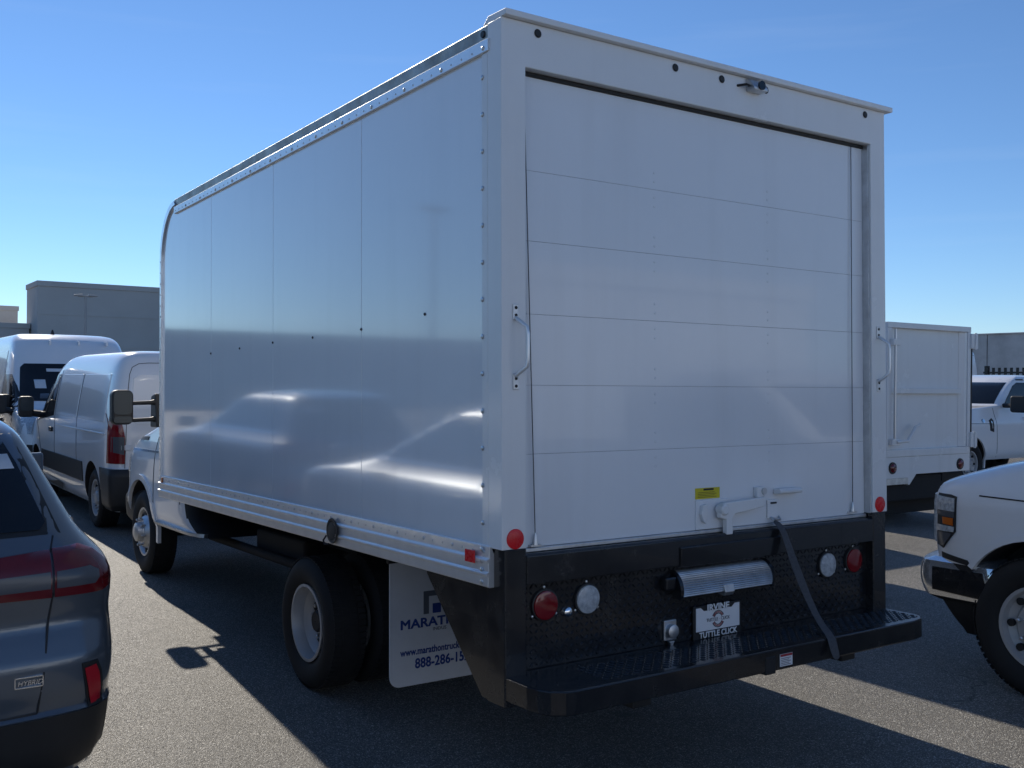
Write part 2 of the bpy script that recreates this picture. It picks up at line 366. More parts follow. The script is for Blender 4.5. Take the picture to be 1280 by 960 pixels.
def rounded(x0, x1, z0, z1, r, n=5):
    out = []
    for cx, cz, a in ((x1-r, z1-r, 0), (x0+r, z1-r, 90), (x0+r, z0+r, 180), (x1-r, z0+r, 270)):
        for i in range(n+1):
            t = R(a+90*i/n); out.append((cx+r*math.cos(t), cz+r*math.sin(t)))
    return out
def ellipse(cx, cz, rx, rz, n=24): return [(cx+rx*math.cos(2*math.pi*i/n), cz+rz*math.sin(2*math.pi*i/n)) for i in range(n)]

def wheel(parent, c, sgn, tr, tw, rr, style='steel', name='wheel', mats=('wheel_steel',)):
    """c = centre of the outer face on the axle; sgn = -1 outer face looks to -x; rim is the part, tyre its sub-part"""
    x, y, z = c; s = -sgn     # s: direction from outer face inwards
    rim = MB()
    if style == 'dual':       # deep dish outer wheel of a dual pair
        rim.lathe([(s*0.020, rr), (s*0.008, rr+0.004), (s*0.006, rr-0.012), (s*0.03, rr-0.022), (s*0.075, rr-0.026), (s*0.10, rr-0.055), (s*0.13, rr-0.068), (s*0.138, rr*0.60), (s*0.118, rr*0.54), (s*0.116, rr*0.32), (s*0.116, 0.005)], 'x', c, 40, False)
    elif style == 'front':
        rim.lathe([(s*0.035, rr), (s*0.012, rr+0.003), (s*0.014, rr-0.014), (s*0.05, rr-0.03), (s*0.06, rr-0.05), (s*0.01, rr*0.62), (s*-0.005, rr*0.55), (s*-0.005, rr*0.42), (s*-0.03, rr*0.40), (s*-0.05, rr*0.30), (s*-0.05, 0.005)], 'x', c, 40, False)
    else:
        rim.lathe([(s*0.035, rr), (s*0.012, rr+0.003), (s*0.014, rr-0.016), (s*0.05, rr-0.03), (s*0.07, rr-0.07), (s*0.045, rr*0.62), (s*0.05, rr*0.40), (s*0.02, rr*0.36), (s*0.01, rr*0.30), (s*0.01, 0.005)], 'x', c, 40, False)
    o = rim.build(name, mats[0], parent, 30)
    t = MB(); h = tr-rr
    t.lathe([(s*0.05, rr-0.015), (s*0.022, rr), (s*0.004, rr+h*0.22), (s*-0.010, rr+h*0.5), (s*-0.004, rr+h*0.72), (s*0.012, tr-0.018), (s*0.03, tr-0.004), (s*tw*0.5, tr+0.001), (s*(tw-0.03), tr-0.004), (s*(tw-0.012), tr-0.018), (s*(tw+0.006), rr+h*0.5), (s*(tw-0.02), rr), (s*(tw-0.05), rr-0.015)], 'x', c, 56)
    # tread blocks
    for k in range(70):
        a = 2*math.pi*k/70
        for q, (u0, u1) in enumerate(((0.018, tw*0.26), (tw*0.31, tw*0.48), (tw*0.52, tw*0.69), (tw*0.74, tw-0.018))):
            a0 = a+(0.5*q % 1)*0.05; a1 = a0+0.066
            vs = []
            for rad in (tr-0.006, tr+0.0012):
                for (uu, aa) in ((u0, a0), (u1, a0), (u1, a1), (u0, a1)):
                    vs.append((x+s*uu, y+rad*math.cos(aa), z+rad*math.sin(aa)))
            t.add(vs, [(4,5,6,7), (0,1,5,4), (1,2,6,5), (2,3,7,6), (3,0,4,7)])
    t.build('tyre', 'rubber', o, 40)
    nuts = MB()
    for k in range(8):
        a = 2*math.pi*k/8+0.2; rad = rr*0.56 if style != 'dual' else rr*0.44
        xo = {'dual': 0.112, 'front': -0.006, 'steel': 0.045}[style]
        nuts.lathe([(s*xo, 0.013), (s*(xo-0.028), 0.012), (s*(xo-0.032), 0.006)], 'x', (x, y+rad*math.cos(a), z+rad*math.sin(a)), 6, True)
    if style == 'dual':
        MB().lathe([(s*0.118, rr*0.30), (s*0.075, rr*0.29), (s*0.065, rr*0.25), (s*0.065, 0.004)], 'x', c, 24, False).build('hub', 'black_matte', o, 30)
        hh = MB()
        for k in range(4):
            a = 2*math.pi*k/4+0.5; hh.lathe([(s*0.112, 0.024), (s*0.14, 0.024)], 'x', (x, y+rr*0.585*math.cos(a), z+rr*0.585*math.sin(a)), 12, True)
        tag(hh.build('hand_holes', 'black_matte', o, 30), kind='stuff')
    if style == 'front':
        MB().lathe([(s*-0.03, rr*0.405), (s*-0.055, rr*0.38), (s*-0.07, rr*0.24), (s*-0.07, 0.004)], 'x', c, 24, False).build('hub_cap', 'aluminium_dull', o, 30)
    tag(nuts.build('lug_nuts', 'galvanised', o, 30), kind='stuff')
    if style != 'dual':
        hole = MB()
        for k in range(8):
            a = 2*math.pi*k/8
            hole.lathe([(s*(0.052 if style == 'steel' else 0.03), 0.022), (s*0.075, 0.022)], 'x', (x+(-s*0.012 if style=='steel' else 0), y+rr*0.78*math.cos(a), z+rr*0.78*math.sin(a)), 10, True)
        tag(hole.build('vent_holes', 'black_matte', o, 30), kind='stuff')
    return o

# ------------------------------------------------------------------ setting: ground
g = MB(); g.add([(-400,-300,0),(400,-300,0),(400,700,0),(-400,700,0)], [(0,1,2,3)])
tag(g.build('asphalt_ground', 'asphalt', None, 0), kind='structure')
# stall lines under the vehicles
for i, (x0, x1, y0, y1) in enumerate(((6.9, 7.0, 4.6, 9.5), (-0.72, -0.62, 7.6, 13.0))):
    tag(MB().add([(x0,y0,.004),(x1,y0,.004),(x1,y1,.004),(x0,y1,.004)], [(0,1,2,3)]).build('painted_line', 'line_white', None, 0), kind='structure')

# ------------------------------------------------------------------ buildings
def building(name, x0, x1, y0, y1, h, m, label, cap=0.25, bands=0):
    e = empty(name, ((x0+x1)/2, y0, 0)); tag(e, label, 'building')
    X = (x1-x0)/2
    MB().box(-X, X, 0, y1-y0, 0, h).build('wall', m, e, 0)
    MB().box(-X-0.06, X+0.06, -0.06, y1-y0+0.06, h-cap, h+0.05).build('parapet', m, e, 0, 0.02)
    for k in range(bands):
        z = h*(k+1)/(bands+1)
        MB().box(-X-0.02, X+0.02, -0.025, 0.0, z-0.05, z+0.05).build('reveal_band', m, e, 0)
    return e
b1 = building('warehouse', 7.9, 52, 58, 61.5, 7.05, 'wall_grey', 'tall plain grey warehouse block behind the lamp post', bands=3)
b2 = building('low_building', -95, 7.8, 60, 64, 4.75, 'wall_grey', 'long low grey building joined to the tall warehouse', bands=1)
for k in range(11):      # dock doors on the low wing
    x = -86+k*8.2
    MB().box(x+43.6, x+47.2, -0.05, 0.02, 0.05, 3.0).build('dock_door', 'wall_light', b2, 0, 0.02)
building('penthouse', 2.6, 8.4, 68, 71, 6.2, 'wall_light', 'pale beige rooftop block rising behind the low grey building')

sr = empty('bounce_building', (-4, -23, 0)); tag(sr, 'added pale building, unseen behind the camera, bouncing sunlight onto the trucks', 'building')  # added out of view: its sunlit front fills the shaded truck rear
MB().box(-34, 34, -14, 0, 0, 6.2).build('wall', 'bounce_stucco', sr, 0)
MB().box(-34.2, 34.2, -14.2, .2, 6.0, 6.6).build('parapet', 'bounce_stucco', sr, 0, .03)
for k in range(9):
    x = -30+k*7.0
    wv = MB().box(x-1.5, x+1.5, .0, .05, .4, 2.6).build('window', 'glass_dark', sr, 0)
    MB().box(x-1.6, x+1.6, .0, .09, .3, .4).build('window_sill', 'bounce_stucco', wv, 0, .01)
    for q in (-.75, 0, .75): MB().box(x+q-.03, x+q+.03, .045, .09, .4, 2.6).build('mullion', 'aluminium_dull', wv, 0)

def lamp(x, y, h, rz, label):
    e = empty('lamp_post', (x, y, 0), rz); tag(e, label, 'lamp post', 'parking lot lamp posts')
    MB().lathe([(0, 0.26), (0.55, 0.26), (0.6, 0.2)], 'z', (0,0,0), 20, True).build('concrete_base', 'wall_concrete', e, 30)
    MB().tube([(0,0,0.55), (0,0,h-0.1)], [0.075, 0.06], 12).build('pole', 'lamp_grey', e, 40)
    MB().box(-0.3, 0.3, -0.035, 0.035, h-0.16, h-0.09).build('crossarm', 'lamp_grey', e, 0, 0.01)
    for s in (-1, 1):
        MB().prism([(s*0.12, h-0.13), (s*0.50, h-0.12), (s*0.50, h-0.07), (s*0.12, h-0.03)], 'y', -0.17, 0.17).build('luminaire', 'lamp_grey', e, 0, 0.015)
    return e
lamp(7.84, 45.6, 5.55, 0.0, 'slim grey lamp post in front of the tall warehouse')
lamp(-14.2, 25.3, 7.4, 0.0, 'grey lamp post with two heads on the open left side of the lot')

# right boundary: concrete wall of panels with steel columns
wl_ = empty('concrete_wall', (30.3, 14, 0)); tag(wl_, 'weathered grey concrete panel wall with brown steel columns', 'wall')
for k in range(27):
    y0 = -26+k*2.0
    MB().box(0.012*(k % 2), 0.25, y0+0.012, y0+1.988, 0, 3.5).build('wall_panel', 'wall_concrete', wl_, 0, 0.01)
    MB().box(-0.03, 0.28, y0+0.004, y0+1.996, 3.5, 3.55).build('coping', 'wall_concrete', wl_, 0, 0.01)
for k in range(9):
    y0 = -26+k*6.0
    MB().box(-0.16, -0.001, y0+1.41, y0+1.59, 0, 3.62).build('steel_column', 'rust_steel', wl_, 0, 0.006)
    MB().box(-0.05, -0.001, y0+1.6, y0+5.9, 2.05, 2.13).build('wall_rail', 'rust_steel', wl_, 0, 0.005)
fe = empty('picket_fence', (24.5, 12.55, 0)); tag(fe, 'black steel picket fence behind the white pickup', 'fence')
for k in range(46):
    MB().box(-0.014, 0.014, -k*0.17-0.05, -k*0.17+0.02, 0.05, 2.28).build('picket', 'black_paint', fe, 0)
for z in (0.25, 2.12):
    MB().box(-0.025, 0.025, -7.85, 0.1, z, z+0.05).build('rail', 'black_paint', fe, 0)
MB().box(-0.05, 0.05, -0.05, 0.05, 0, 2.33).build('fence_post', 'black_paint', fe, 0)

# ------------------------------------------------------------------ box truck
RAKE = -0.0212
def box_truck():
    t = empty('box_truck'); W = 2.44
    # ---- cargo box
    def roundtop(y1=4.745, ztop=3.07):
        out = []
        for i in range(9):
            a = R(90*i/8); out.append((y1-0.36+0.36*math.sin(a), ztop-0.40+0.40*math.cos(a)))
        return out
    seams = [0.10, 1.256, 2.433, 3.57]
    for sx, xa, xb in ((0, 0.012, 0.045), (1, W-0.045, W-0.012)):
        for a, b in zip(seams[:-1], seams[1:]):
            MB().box(xa, xb, a+0.0015, b-0.0015, 1.0, 3.07).build('side_panel', 'panel_white', t, 0, 0.0012, 1)
        MB().prism([(3.5715, 1.0), (4.745, 1.0)]+roundtop()[::-1]+[(3.5715, 3.07)], 'x', xa, xb).build('side_panel', 'panel_white', t, 0, 0.0012, 1)
        MB().box(xa+0.006, xb-0.004, 0.1, 4.70, 1.0, 2.6).build('wall_liner', 'seam_white', t, 0)
    # roof and front wall in one bent skin
    outer = [(0.05, 3.115)]+[(y+0.0, z+0.045) for y, z in roundtop(4.77, 3.07)]+[(4.77, 1.0)]
    inner = [(p[0]-0.03, p[1]-0.03) for p in outer][::-1]
    MB().prism(outer+inner, 'x', 0.02, W-0.02).build('roof', 'panel_white', t, 35)
    for sg, X in ((1, 0.0), (-1, W)):
        x = lambda v: X+sg*v
        rv = [(y, z) for y, z in roundtop(4.775, 3.12)]
        # top rail: flat riveted flange and an inclined upper band
        MB().add([(x(-.004), .085, 3.038), (x(-.004), 4.40, 3.038), (x(-.004), 4.40, 3.088), (x(-.004), .085, 3.088), (x(.012), .085, 3.038), (x(.012), 4.40, 3.038), (x(.012), 4.40, 3.088), (x(.012), .085, 3.088)],
                 [(0,1,2,3),(4,7,6,5),(0,4,5,1),(1,5,6,2),(2,6,7,3),(3,7,4,0)]).build('roof_rail_flange', 'rail_aluminium', t, 0, 0.0015, 1)
        MB().prism([(x(a), b) for a, b in ((.011, 3.0885), (.005, 3.146), (.010, 3.150), (.07, 3.14), (.07, 3.0885))], 'y', .101, 4.42).build('roof_rail_cove', 'cove_metal', t, 0, 0.0015, 1)
        MB().lathe([(0, .016), (-sg*.006, .013)], 'x', (x(.008), .135, 3.118), 14, True).build('marker_socket', 'black_plastic', t, 30)
        # curved front corner trim
        pts = [(y, z) for y, z in roundtop(4.775, 3.135)]+[(4.775, 1.02)]
        pin = [(p[0]-0.035, p[1]-0.03) for p in pts][::-1]
        MB().prism(pts+pin, 'x', *sorted((x(-.003), x(.03)))).build('front_corner_trim', 'aluminium', t, 35)
        # lower rub rail, extruded profile with ribs
        prof = [(.006, 1.062), (-.004, 1.060), (-.004, 1.012), (-.016, 1.008), (-.016, .998), (-.008, .994), (-.008, .958), (-.018, .954), (-.018, .944), (-.010, .940), (-.010, .902), (-.004, .896), (.03, .896), (.03, 1.0)]
        MB().prism([(x(a), b) for a, b in prof], 'y', 0.078, 4.765).build('rub_rail', 'rail_aluminium', t, 0, 0.0015, 1)
        # rivets: lines on the rails, the rear post flange and the panel
        rv_ = MB()
        for k in range(52): rv_.dome((x(-.004), 0.12+k*0.083, 3.055), 0.005 if k % 4 else 0.010, 'x', -sg)
        for k in range(58): rv_.dome((x(-.004), 0.12+k*0.081, 1.036), 0.0055 if k % 3 else 0.009, 'x', -sg)
        for k in range(14): rv_.dome((x(.004), 0.137, 2.942-k*0.1495), 0.011, 'x', -sg)
        for z in (1.045, 1.0, .965, .915): rv_.dome((x(-.009), 0.125, z), 0.012, 'x', -sg)
        for k in range(20): rv_.dome((x(-.003), 4.757, 1.1+k*0.085), 0.007, 'x', -sg)
        tag(rv_.build('rivets', 'galvanised', t, 40), kind='stuff')
        sc = MB()
        for y, z in ((0.62, 2.02), (1.256, 1.99), (1.85, 1.98), (2.433, 1.98), (3.0, 1.97), (3.57, 1.96)): sc.dome((x(.012), y, z), 0.0075, 'x', -sg, h=0.9)
        tag(sc.build('panel_screws', 'cable', t, 40), kind='stuff')
        MB().box(*sorted((x(-.022), x(-.015))), 0.165, 0.235, .985, 1.035).build('side_marker', 'red_reflector', t, 0, 0.002)
        MB().box(*sorted((x(-.013), x(-.003))), 4.66, 4.70, 1.005, 1.05).build('front_marker', 'amber_lens', t, 0, 0.002)
        # rear corner post (white) and its black lower leg
        MB().box(*sorted((x(.0045), x(.05))), .1001, .142, 1.054, 3.037).build('post_flange', 'frame_white', t, 0, 0.001, 1)
        MB().prism([(x(.018), .13), (x(.018), .004), (x(.022), 0.0), (x(.118), 0.0), (x(.122), .004), (x(.122), .10)], 'z', .436, 1.051).build('lower_post', 'black_paint', t, 0, 0.003)
        # gusset plate sweeping forward under the rail
        MB().prism([(.13, .438), (.18, .438), (.63, .875), (.63, .94), (.13, .94)], 'x', *sorted((x(.026), x(.036)))).build('gusset_plate', 'black_paint', t, 0, 0.002)
        # grab handle
        gx = x(.07)
        hb = MB().tube([(gx, -.004, 1.965), (gx, -.018, 1.957), (gx+.022, -.048, 1.928), (gx+.024, -.052, 1.90), (gx+.024, -.052, 1.80), (gx+.022, -.048, 1.772), (gx, -.018, 1.743), (gx, -.004, 1.735)], 0.008, 10)
        h = hb.build('grab_handle', 'rail_aluminium', t, 50)
        MB().box(gx-.014, gx+.014, -.005, .001, 1.955, 2.02).build('handle_plate', 'aluminium_dull', h, 0, 0.002)
        MB().box(gx-.014, gx+.014, -.005, .001, 1.68, 1.745).build('handle_plate', 'aluminium_dull', h, 0, 0.002)
        bb = MB()
        for z in (1.975, 2.005, 1.695, 1.725): bb.dome((gx, -.005, z), 0.007, 'y', -1)
        tag(bb.build('handle_bolts', 'black_matte', h, 40), kind='stuff')
        MB().lathe([(0, .040), (-.004, .040), (-.006, .036)], 'y', (x(.066), 0.0, 1.093), 32, True).build('reflector', 'red_reflector', t, 30)
        # jamb lining between post and door
        MB().box(*sorted((x(.1225), x(.1285))), .012, .09, 1.05, 2.965).build('door_track', 'aluminium_dull', t, 0, 0.001, 1)
    # header, cap lip
    MB().prism([(.004, 1.052), (.122, 1.052), (.122, 2.97), (W-.122, 2.97), (W-.122, 1.052), (W-.004, 1.052), (W-.004, 3.151), (.004, 3.151)], 'y', 0.0, .10).build('rear_frame', 'frame_white', t, 0, 0.004)
    MB().prism([(-.028, 3.152), (-.028, 3.177), (.10, 3.182), (.14, 3.152)], 'x', .008, W+.030).build('cap_lip', 'frame_white', t, 0, 0.003)
    MB().box(.130, W-.130, .040, .085, 2.952, 2.9695).build('header_seal', 'black_matte', t, 0, 0.003)
    for px in (.181, .935, 1.226, 1.522, 2.273):
        o = MB().lathe([(-.003, .018), (-.007, .013)], 'y', (px, .0005, 3.116), 16, True).build('marker_socket', 'black_plastic', t, 30)
    # rear view camera
    cb = MB().prism([(-.055, 3.085), (-.055, 3.10), (-.02, 3.142), (.0, 3.148), (.0, 3.085)], 'x', 1.385, 1.478).build('rear_camera', 'aluminium_dull', t, 0, 0.004)
    MB().lathe([(-.054, .022), (-.062, .022), (-.062, .015)], 'y', (1.432, 0, 3.108), 20, True).build('lens', 'glass_dark', cb, 30)
    MB().tube([(1.385, -.02, 3.11), (1.36, -.03, 3.108), (1.335, -.01, 3.105), (1.33, .002, 3.105)], 0.006, 6).build('camera_wire', 'black_plastic', cb, 40)
    # roll-up door
    zz = [1.046, 1.421, 1.700, 1.988, 2.285, 2.571, 2.954]
    for a, b in zip(zz[:-1], zz[1:]):
        MB().box(.129, W-.129, .05, .075, a+.0005, b-.0005).build('door_panel', 'door_white', t, 0, 0.0007, 1)
    MB().box(.14, W-.14, .066, .08, 1.05, 2.95).build('door_backing', 'seam_white', t, 0)
    MB().box(.129, W-.129, .035, .07, 1.028, 1.045).build('door_bottom_seal', 'aluminium_dull', t, 0, 0.003)
    dr = MB()
    for cx in (.853, 1.585):
        for z in zz[1:-1]:
            for d in (-.075, -.035, .035, .075): dr.dome((cx, .05, z+d), 0.0065, 'y', -1, h=0.3)
    tag(dr.build('door_rivets', 'door_white', t, 40), kind='stuff')
    for xa, xb, zb in ((.141, .190, 1.075), (2.213, 2.20, 1.082)):
        MB().tube([(xa, .042, 2.965), (xb, .036, zb)], 0.0022, 6).build('door_cable', 'cable', t, 40)
        k = MB().lathe([(0, .012), (.03, .009), (.05, .004)], 'z', (xb, .036, zb-.02), 10, True); k.box(xb-.026, xb+.026, .028, .05, zb-.026, zb-.018)
        k.build('cable_anchor', 'galvanised', t, 30)
    # latch assembly
    lt = MB().box(1.092, 1.30, .042, .05, 1.048, 1.182).build('latch_plate', 'door_white', t, 0, 0.002)
    MB().prism([(1.108, 1.12), (1.118, 1.158), (1.145, 1.165), (1.15, 1.12), (1.138, 1.075), (1.122, 1.085)], 'y', .022, .042).build('latch_keeper', 'frame_white', lt, 0, 0.003)
    lev = [(1.205, 1.10), (1.207, 1.145), (1.225, 1.165), (1.26, 1.168), (1.50, 1.178), (1.505, 1.135), (1.36, 1.118), (1.30, 1.112), (1.285, 1.095), (1.284, 1.02), (1.245, 1.02), (1.243, 1.09)]
    MB().prism(lev, 'y', -.002, .026).build('latch_lever', 'frame_white', lt, 0, 0.004)
    MB().lathe([(.03, .025), (-.008, .025), (-.014, .018)], 'y', (1.228, .0, 1.135), 20, True).build('latch_pivot', 'frame_white', lt, 30)
    MB().box(1.475, 1.525, .02, .05, 1.175, 1.225).build('latch_catch', 'frame_white', lt, 0, 0.006)
    MB().lathe([(.03, .016), (.012, .016)], 'y', (1.515, 0, 1.205), 14, True).build('latch_roller', 'galvanised', lt, 30)
    st = MB().box(1.094, 1.25, .0478, .0495, 1.186, 1.236).build('warning_sticker', 'sticker_yellow', t, 0)
    MB().box(1.145, 1.21, .0470, .0477, 1.224, 1.233).build('warning_heading', 'ink_black', st, 0)
    for k in range(4): MB().box(1.108, 1.228-(k % 2)*.012, .0470, .0477, 1.193+k*.007, 1.1955+k*.007).build('warning_text_line', 'ink_brown', st, 0)
    sp = MB().box(1.566, 1.64, .04, .05, 1.068, 1.158).build('strap_plate', 'door_white', t, 0, 0.003)
    MB().box(1.585, 1.625, .036, .040, 1.138, 1.146).build('strap_slot', 'seam', sp, 0)
    MB().tube([(1.58, .036, 1.075), (1.585, .02, 1.062), (1.63, .02, 1.062), (1.635, .036, 1.075)], 0.006, 8).build('strap_loop', 'galvanised', sp, 40)
    MB().prism([(.05, 1.21), (.012, 1.212), (.0, 1.20), (.004, 1.186), (.05, 1.18)], 'x', 1.615, 1.775).build('lift_handle', 'frame_white', t, 0, 0.005)
    # pull strap: flat webbing hanging over the bumper
    path = [(1.585,.022,1.062),(1.60,-.02,1.03),(1.61,-.045,.95),(1.62,-.07,.87),(1.632,-.105,.78),(1.637,-.15,.69),(1.63,-.21,.61),(1.61,-.275,.575),(1.595,-.308,.552),(1.59,-.322,.51),(1.60,-.335,.465)]
    rs = []
    for i, p in enumerate(path):
        p = Vector(p); a = Vector(path[max(i-1, 0)]); b = Vector(path[min(i+1, len(path)-1)]); d = (b-a).normalized()
        wdir = Vector((1, 0.15*math.sin(i*1.3), 0.05*math.sin(i*2.1))); wdir = (wdir-d*wdir.dot(d)).normalized()*0.027; n = d.cross(wdir).normalized()*0.0015
        rs.append([p-wdir-n, p+wdir-n, p+wdir+n, p-wdir+n])
    so = MB().rings(rs).build('pull_strap', 'webbing', t, 60); so.modifiers.new('s', 'SUBSURF').levels = 2; so.modifiers['s'].render_levels = 2
    # ---- rear sill, tread plate, step bumper
    MB().prism([(.0, .905), (.0, 1.018), (.012, 1.027), (.12, 1.027), (.12, .905)], 'x', .1225, W-.1225).build('rear_sill', 'black_paint', t, 0, 0.003)
    MB().prism([(.028, .895), (-.008, .9), (-.010, .985), (.0, .99)], 'x', .95, 1.60).build('sill_guard', 'black_paint', t, 0, 0.003)
    tp = MB().box(.1225, W-.1225, .045, .055, .50, .904).build('tread_plate', 'black_paint', t, 0)
    def tread(x0, x1, z0, z1, at, pitch=0.026, up=False, skip=()):
        m = MB(); nx = int((x1-x0)/pitch); nz = int((z1-z0)/pitch)
        for i in range(nx):
            for j in range(nz):
                cx, cz = x0+(i+.5)*pitch, z0+(j+.5)*pitch
                if any((cx-a)**2+(cz-b)**2 < c*c for a, b, c in skip): continue
                s_ = 1 if (i+j) % 2 else -1; d = (0.70710678, 0.70710678*s_); e_ = (-d[1], d[0]); L, w_, h = .0135, .0046, .0042
                P = [(cx+d[0]*L, cz+d[1]*L), (cx+e_[0]*w_, cz+e_[1]*w_), (cx-d[0]*L, cz-d[1]*L), (cx-e_[0]*w_, cz-e_[1]*w_), (cx+d[0]*L*.45, cz+d[1]*L*.45), (cx-d[0]*L*.45, cz-d[1]*L*.45)]
                hs = (0, 0, 0, 0, h, h)
                vs = [(p[0], p[1], at+q) if up else (p[0], at-q, p[1]) for p, q in zip(P, hs)]
                m.add(vs, [(0,1,4), (1,2,5,4), (2,3,5), (3,0,4,5)])
        return m
    holes = [(.194+.045, .808, .075), (.406+.05, .808, .07), (1.95+.05, .808, .07), (2.156+.05, .808, .07), (.92, .61, .055)]
    tag(tread(.135, W-.135, .562, .90, .045, skip=holes).build('tread_pattern', 'black_paint', tp, 0), kind='stuff')
    # folding step roll (ribbed aluminium) above the plate
    rib = []
    for i in range(37):
        a = R(-20+115*i/36); rad = .088+(.0032 if i % 2 else 0)
        rib.append((.075-rad*math.cos(a)*1.05, .795+rad*math.sin(a)*0.95))
    fs = MB().prism(rib+[(.075, .79)], 'x', .955, 1.53).build('folding_step', 'aluminium_dull', t, 20)
    MB().prism([(p[0]-.004*(1 if p[0] < .07 else 0), p[1]) for p in [(.075-.094*math.cos(R(-25+125*i/14)), .795+.092*math.sin(R(-25+125*i/14))) for i in range(15)]]+[(.075, .785)], 'x', .935, .954).build('end_cap', 'black_paint', fs, 20)
    MB().prism([(.075-.094*math.cos(R(-25+125*i/14)), .795+.092*math.sin(R(-25+125*i/14))) for i in range(15)]+[(.075, .785)], 'x', 1.531, 1.548).build('end_cap', 'black_paint', fs, 20)
    MB().box(.87, .935, .0, .046, .80, .86).build('step_hinge', 'black_paint', fs, 0, 0.01)
    MB().prism([(-.022, .80), (-.03, .765), (-.018, .748), (.02, .752), (.02, .80)], 'x', 1.205, 1.265).build('step_clip', 'aluminium_dull', fs, 0, 0.003)
    # step bumper
    plan = [(.022, .04), (.022, -.14), (.030, -.20), (.055, -.25), (.10, -.283), (.14, -.292), (W-.20, -.292), (W-.12, -.275), (W-.07, -.235), (W-.055, -.19), (W-.055, .04)]
    bs = MB().prism(plan, 'z', .462, .556).build('step_bumper', 'black_paint', t, 0, 0.006)
    tag(tread(.32, W-.09, -.25, -.02, .556, up=True).build('step_tread', 'black_paint', bs, 0), kind='stuff')
    MB().box(1.17, 1.235, -.296, -.05, .452, .53).build('hitch_receiver', 'black_matte', bs, 0, 0.006)
    MB().box(1.182, 1.223, -.2968, -.2955, .468, .514).build('hitch_opening', 'seam', bs, 0)
    sl = MB().box(1.262, 1.342, -.2945, -.2925, .477, .530).build('bumper_label', 'sticker_white', bs, 0)
    MB().box(1.264, 1.340, -.2955, -.2946, .519, .529).build('label_stripe', 'ink_red', sl, 0)
    for k in range(5): MB().box(1.268, 1.33-(k % 2)*.01, -.2955, -.2946, .482+k*.007, .4845+k*.007).build('label_text_line', 'ink_grey', sl, 0)
    for s in (.55, 1.85): MB().box(s-.05, s+.05, -.2, .6, .40, .46).build('bumper_arm', 'black_matte', t, 0, 0.006)
    # lamps
    def roundlamp(x, z, m, nm):
        b = MB().lathe([(.0, .066), (-.010, .066), (-.012, .062)], 'y', (x, .045, z), 32, True).build(nm, 'black_plastic', t, 30)
        MB().lathe([(-.010, .060), (-.017, .058), (-.020, .048), (-.0215, .02), (-.022, .001)], 'y', (x, .045, z), 32, True).build('lens', m, b, 50)
        sc = MB()
        for a in (90, 215, 325): sc.dome((x+.072*math.cos(R(a)), .044, z+.072*math.sin(R(a))), .0065, 'y', -1)
        tag(sc.build('lamp_screws', 'aluminium', b, 40), kind='stuff')
    roundlamp(.239, .808, 'red_lens', 'tail_lamp'); roundlamp(.458, .808, 'clear_lens', 'reversing_lamp')
    roundlamp(1.997, .808, 'clear_lens', 'reversing_lamp'); roundlamp(2.206, .812, 'red_lens', 'tail_lamp')
    MB().lathe([(.0, .022), (-.01, .020), (-.016, .012)], 'y', (.358, .045, .765), 18, True).build('chrome_plug', 'chrome', t, 40)
    sk = MB().box(.885, .958, .030, .045, .575, .665).build('trailer_socket', 'galvanised', t, 0, 0.004)
    MB().lathe([(.03, .031), (.008, .030), (.004, .022)], 'y', (.921, .0, .618), 24, True).build('socket_cap', 'aluminium_dull', sk, 30)
    MB().prism([(.905, .573), (.938, .573), (.925, .552), (.916, .552)], 'y', .02, .04).build('socket_tab', 'galvanised', sk, 0, 0.002)
    # licence plate in a dealer frame
    pf = MB().box(1.062, 1.366, .030, .040, .550, .704).build('licence_plate', 'black_plastic', t, 0, 0.004)
    face = [(1.076, .590), (1.354, .590), (1.354, .696), (1.325, .696), (1.305, .680), (1.125, .680), (1.105, .696), (1.076, .696)]
    MB().prism(face, 'y', .0275, .0302).build('plate_card', 'plate_white', pf, 0)
    text('plate_letters', 'IRVINE', .042, 'plate_white', pf, (1.214, .0255, .678), align='CENTER', bold=.0014, sx=1.12)
    text('plate_letters', 'TUTTLE CLICK', .036, 'plate_white', pf, (1.214, .0255, .5605), align='CENTER', bold=.0012, sx=1.0)
    for r0, m_ in ((.040, 'ink_black'), (.034, 'ink_red'), (.028, 'ink_black')):
        for a0 in (25, 205):
            pts = []
            for k in range(13):
                a = R(a0+130*k/12); pts.append((1.214+r0*math.cos(a), .636+r0*math.sin(a)*.98))
            for k in range(12, -1, -1):
                a = R(a0+130*k/12); pts.append((1.214+(r0-.004)*math.cos(a), .636+(r0-.004)*math.sin(a)*.98))
            MB().prism(pts, 'y', .0262, .0276).build('plate_swirl', m_, pf, 0)
    text('plate_print', 'TUTTLE \u00b7 CLICK', .022, 'ink_grey', pf, (1.214, .0255, .629), align='CENTER', sx=0.95)
    # ---- mud flaps
    for sg, X in ((1, 0.0), (-1, W)):
        xa, xb = (.243, .86) if sg > 0 else (W-.86, W-.243)
        out = [(xa, .80), (xa, .21)]+[(xa+.06-.06*math.cos(R(90*i/6)), .149+.06-.06*math.sin(R(90*i/6))) for i in range(7)]+[(xb-.06+.06*math.sin(R(90*i/6)), .149+.06-.06*math.cos(R(90*i/6))) for i in range(7)]+[(xb, .80)]
        fl = MB().prism(out, 'y', 1.40, 1.408).build('mud_flap', 'flap_white', t, 0, 0.002)
        lx = xa
        text('flap_lettering', 'MARATHON', .066, 'ink_blue', fl, (lx+.06, 1.3985, .447), bold=.0022, sx=1.22)
        text('flap_lettering', 'INDUS', .026, 'ink_grey', fl, (lx+.255, 1.3985, .420), sx=1.1)
        text('flap_lettering', 'www.marathontruck', .052, 'ink_blue', fl, (lx+.062, 1.3985, .308), bold=.0012, sx=.80)
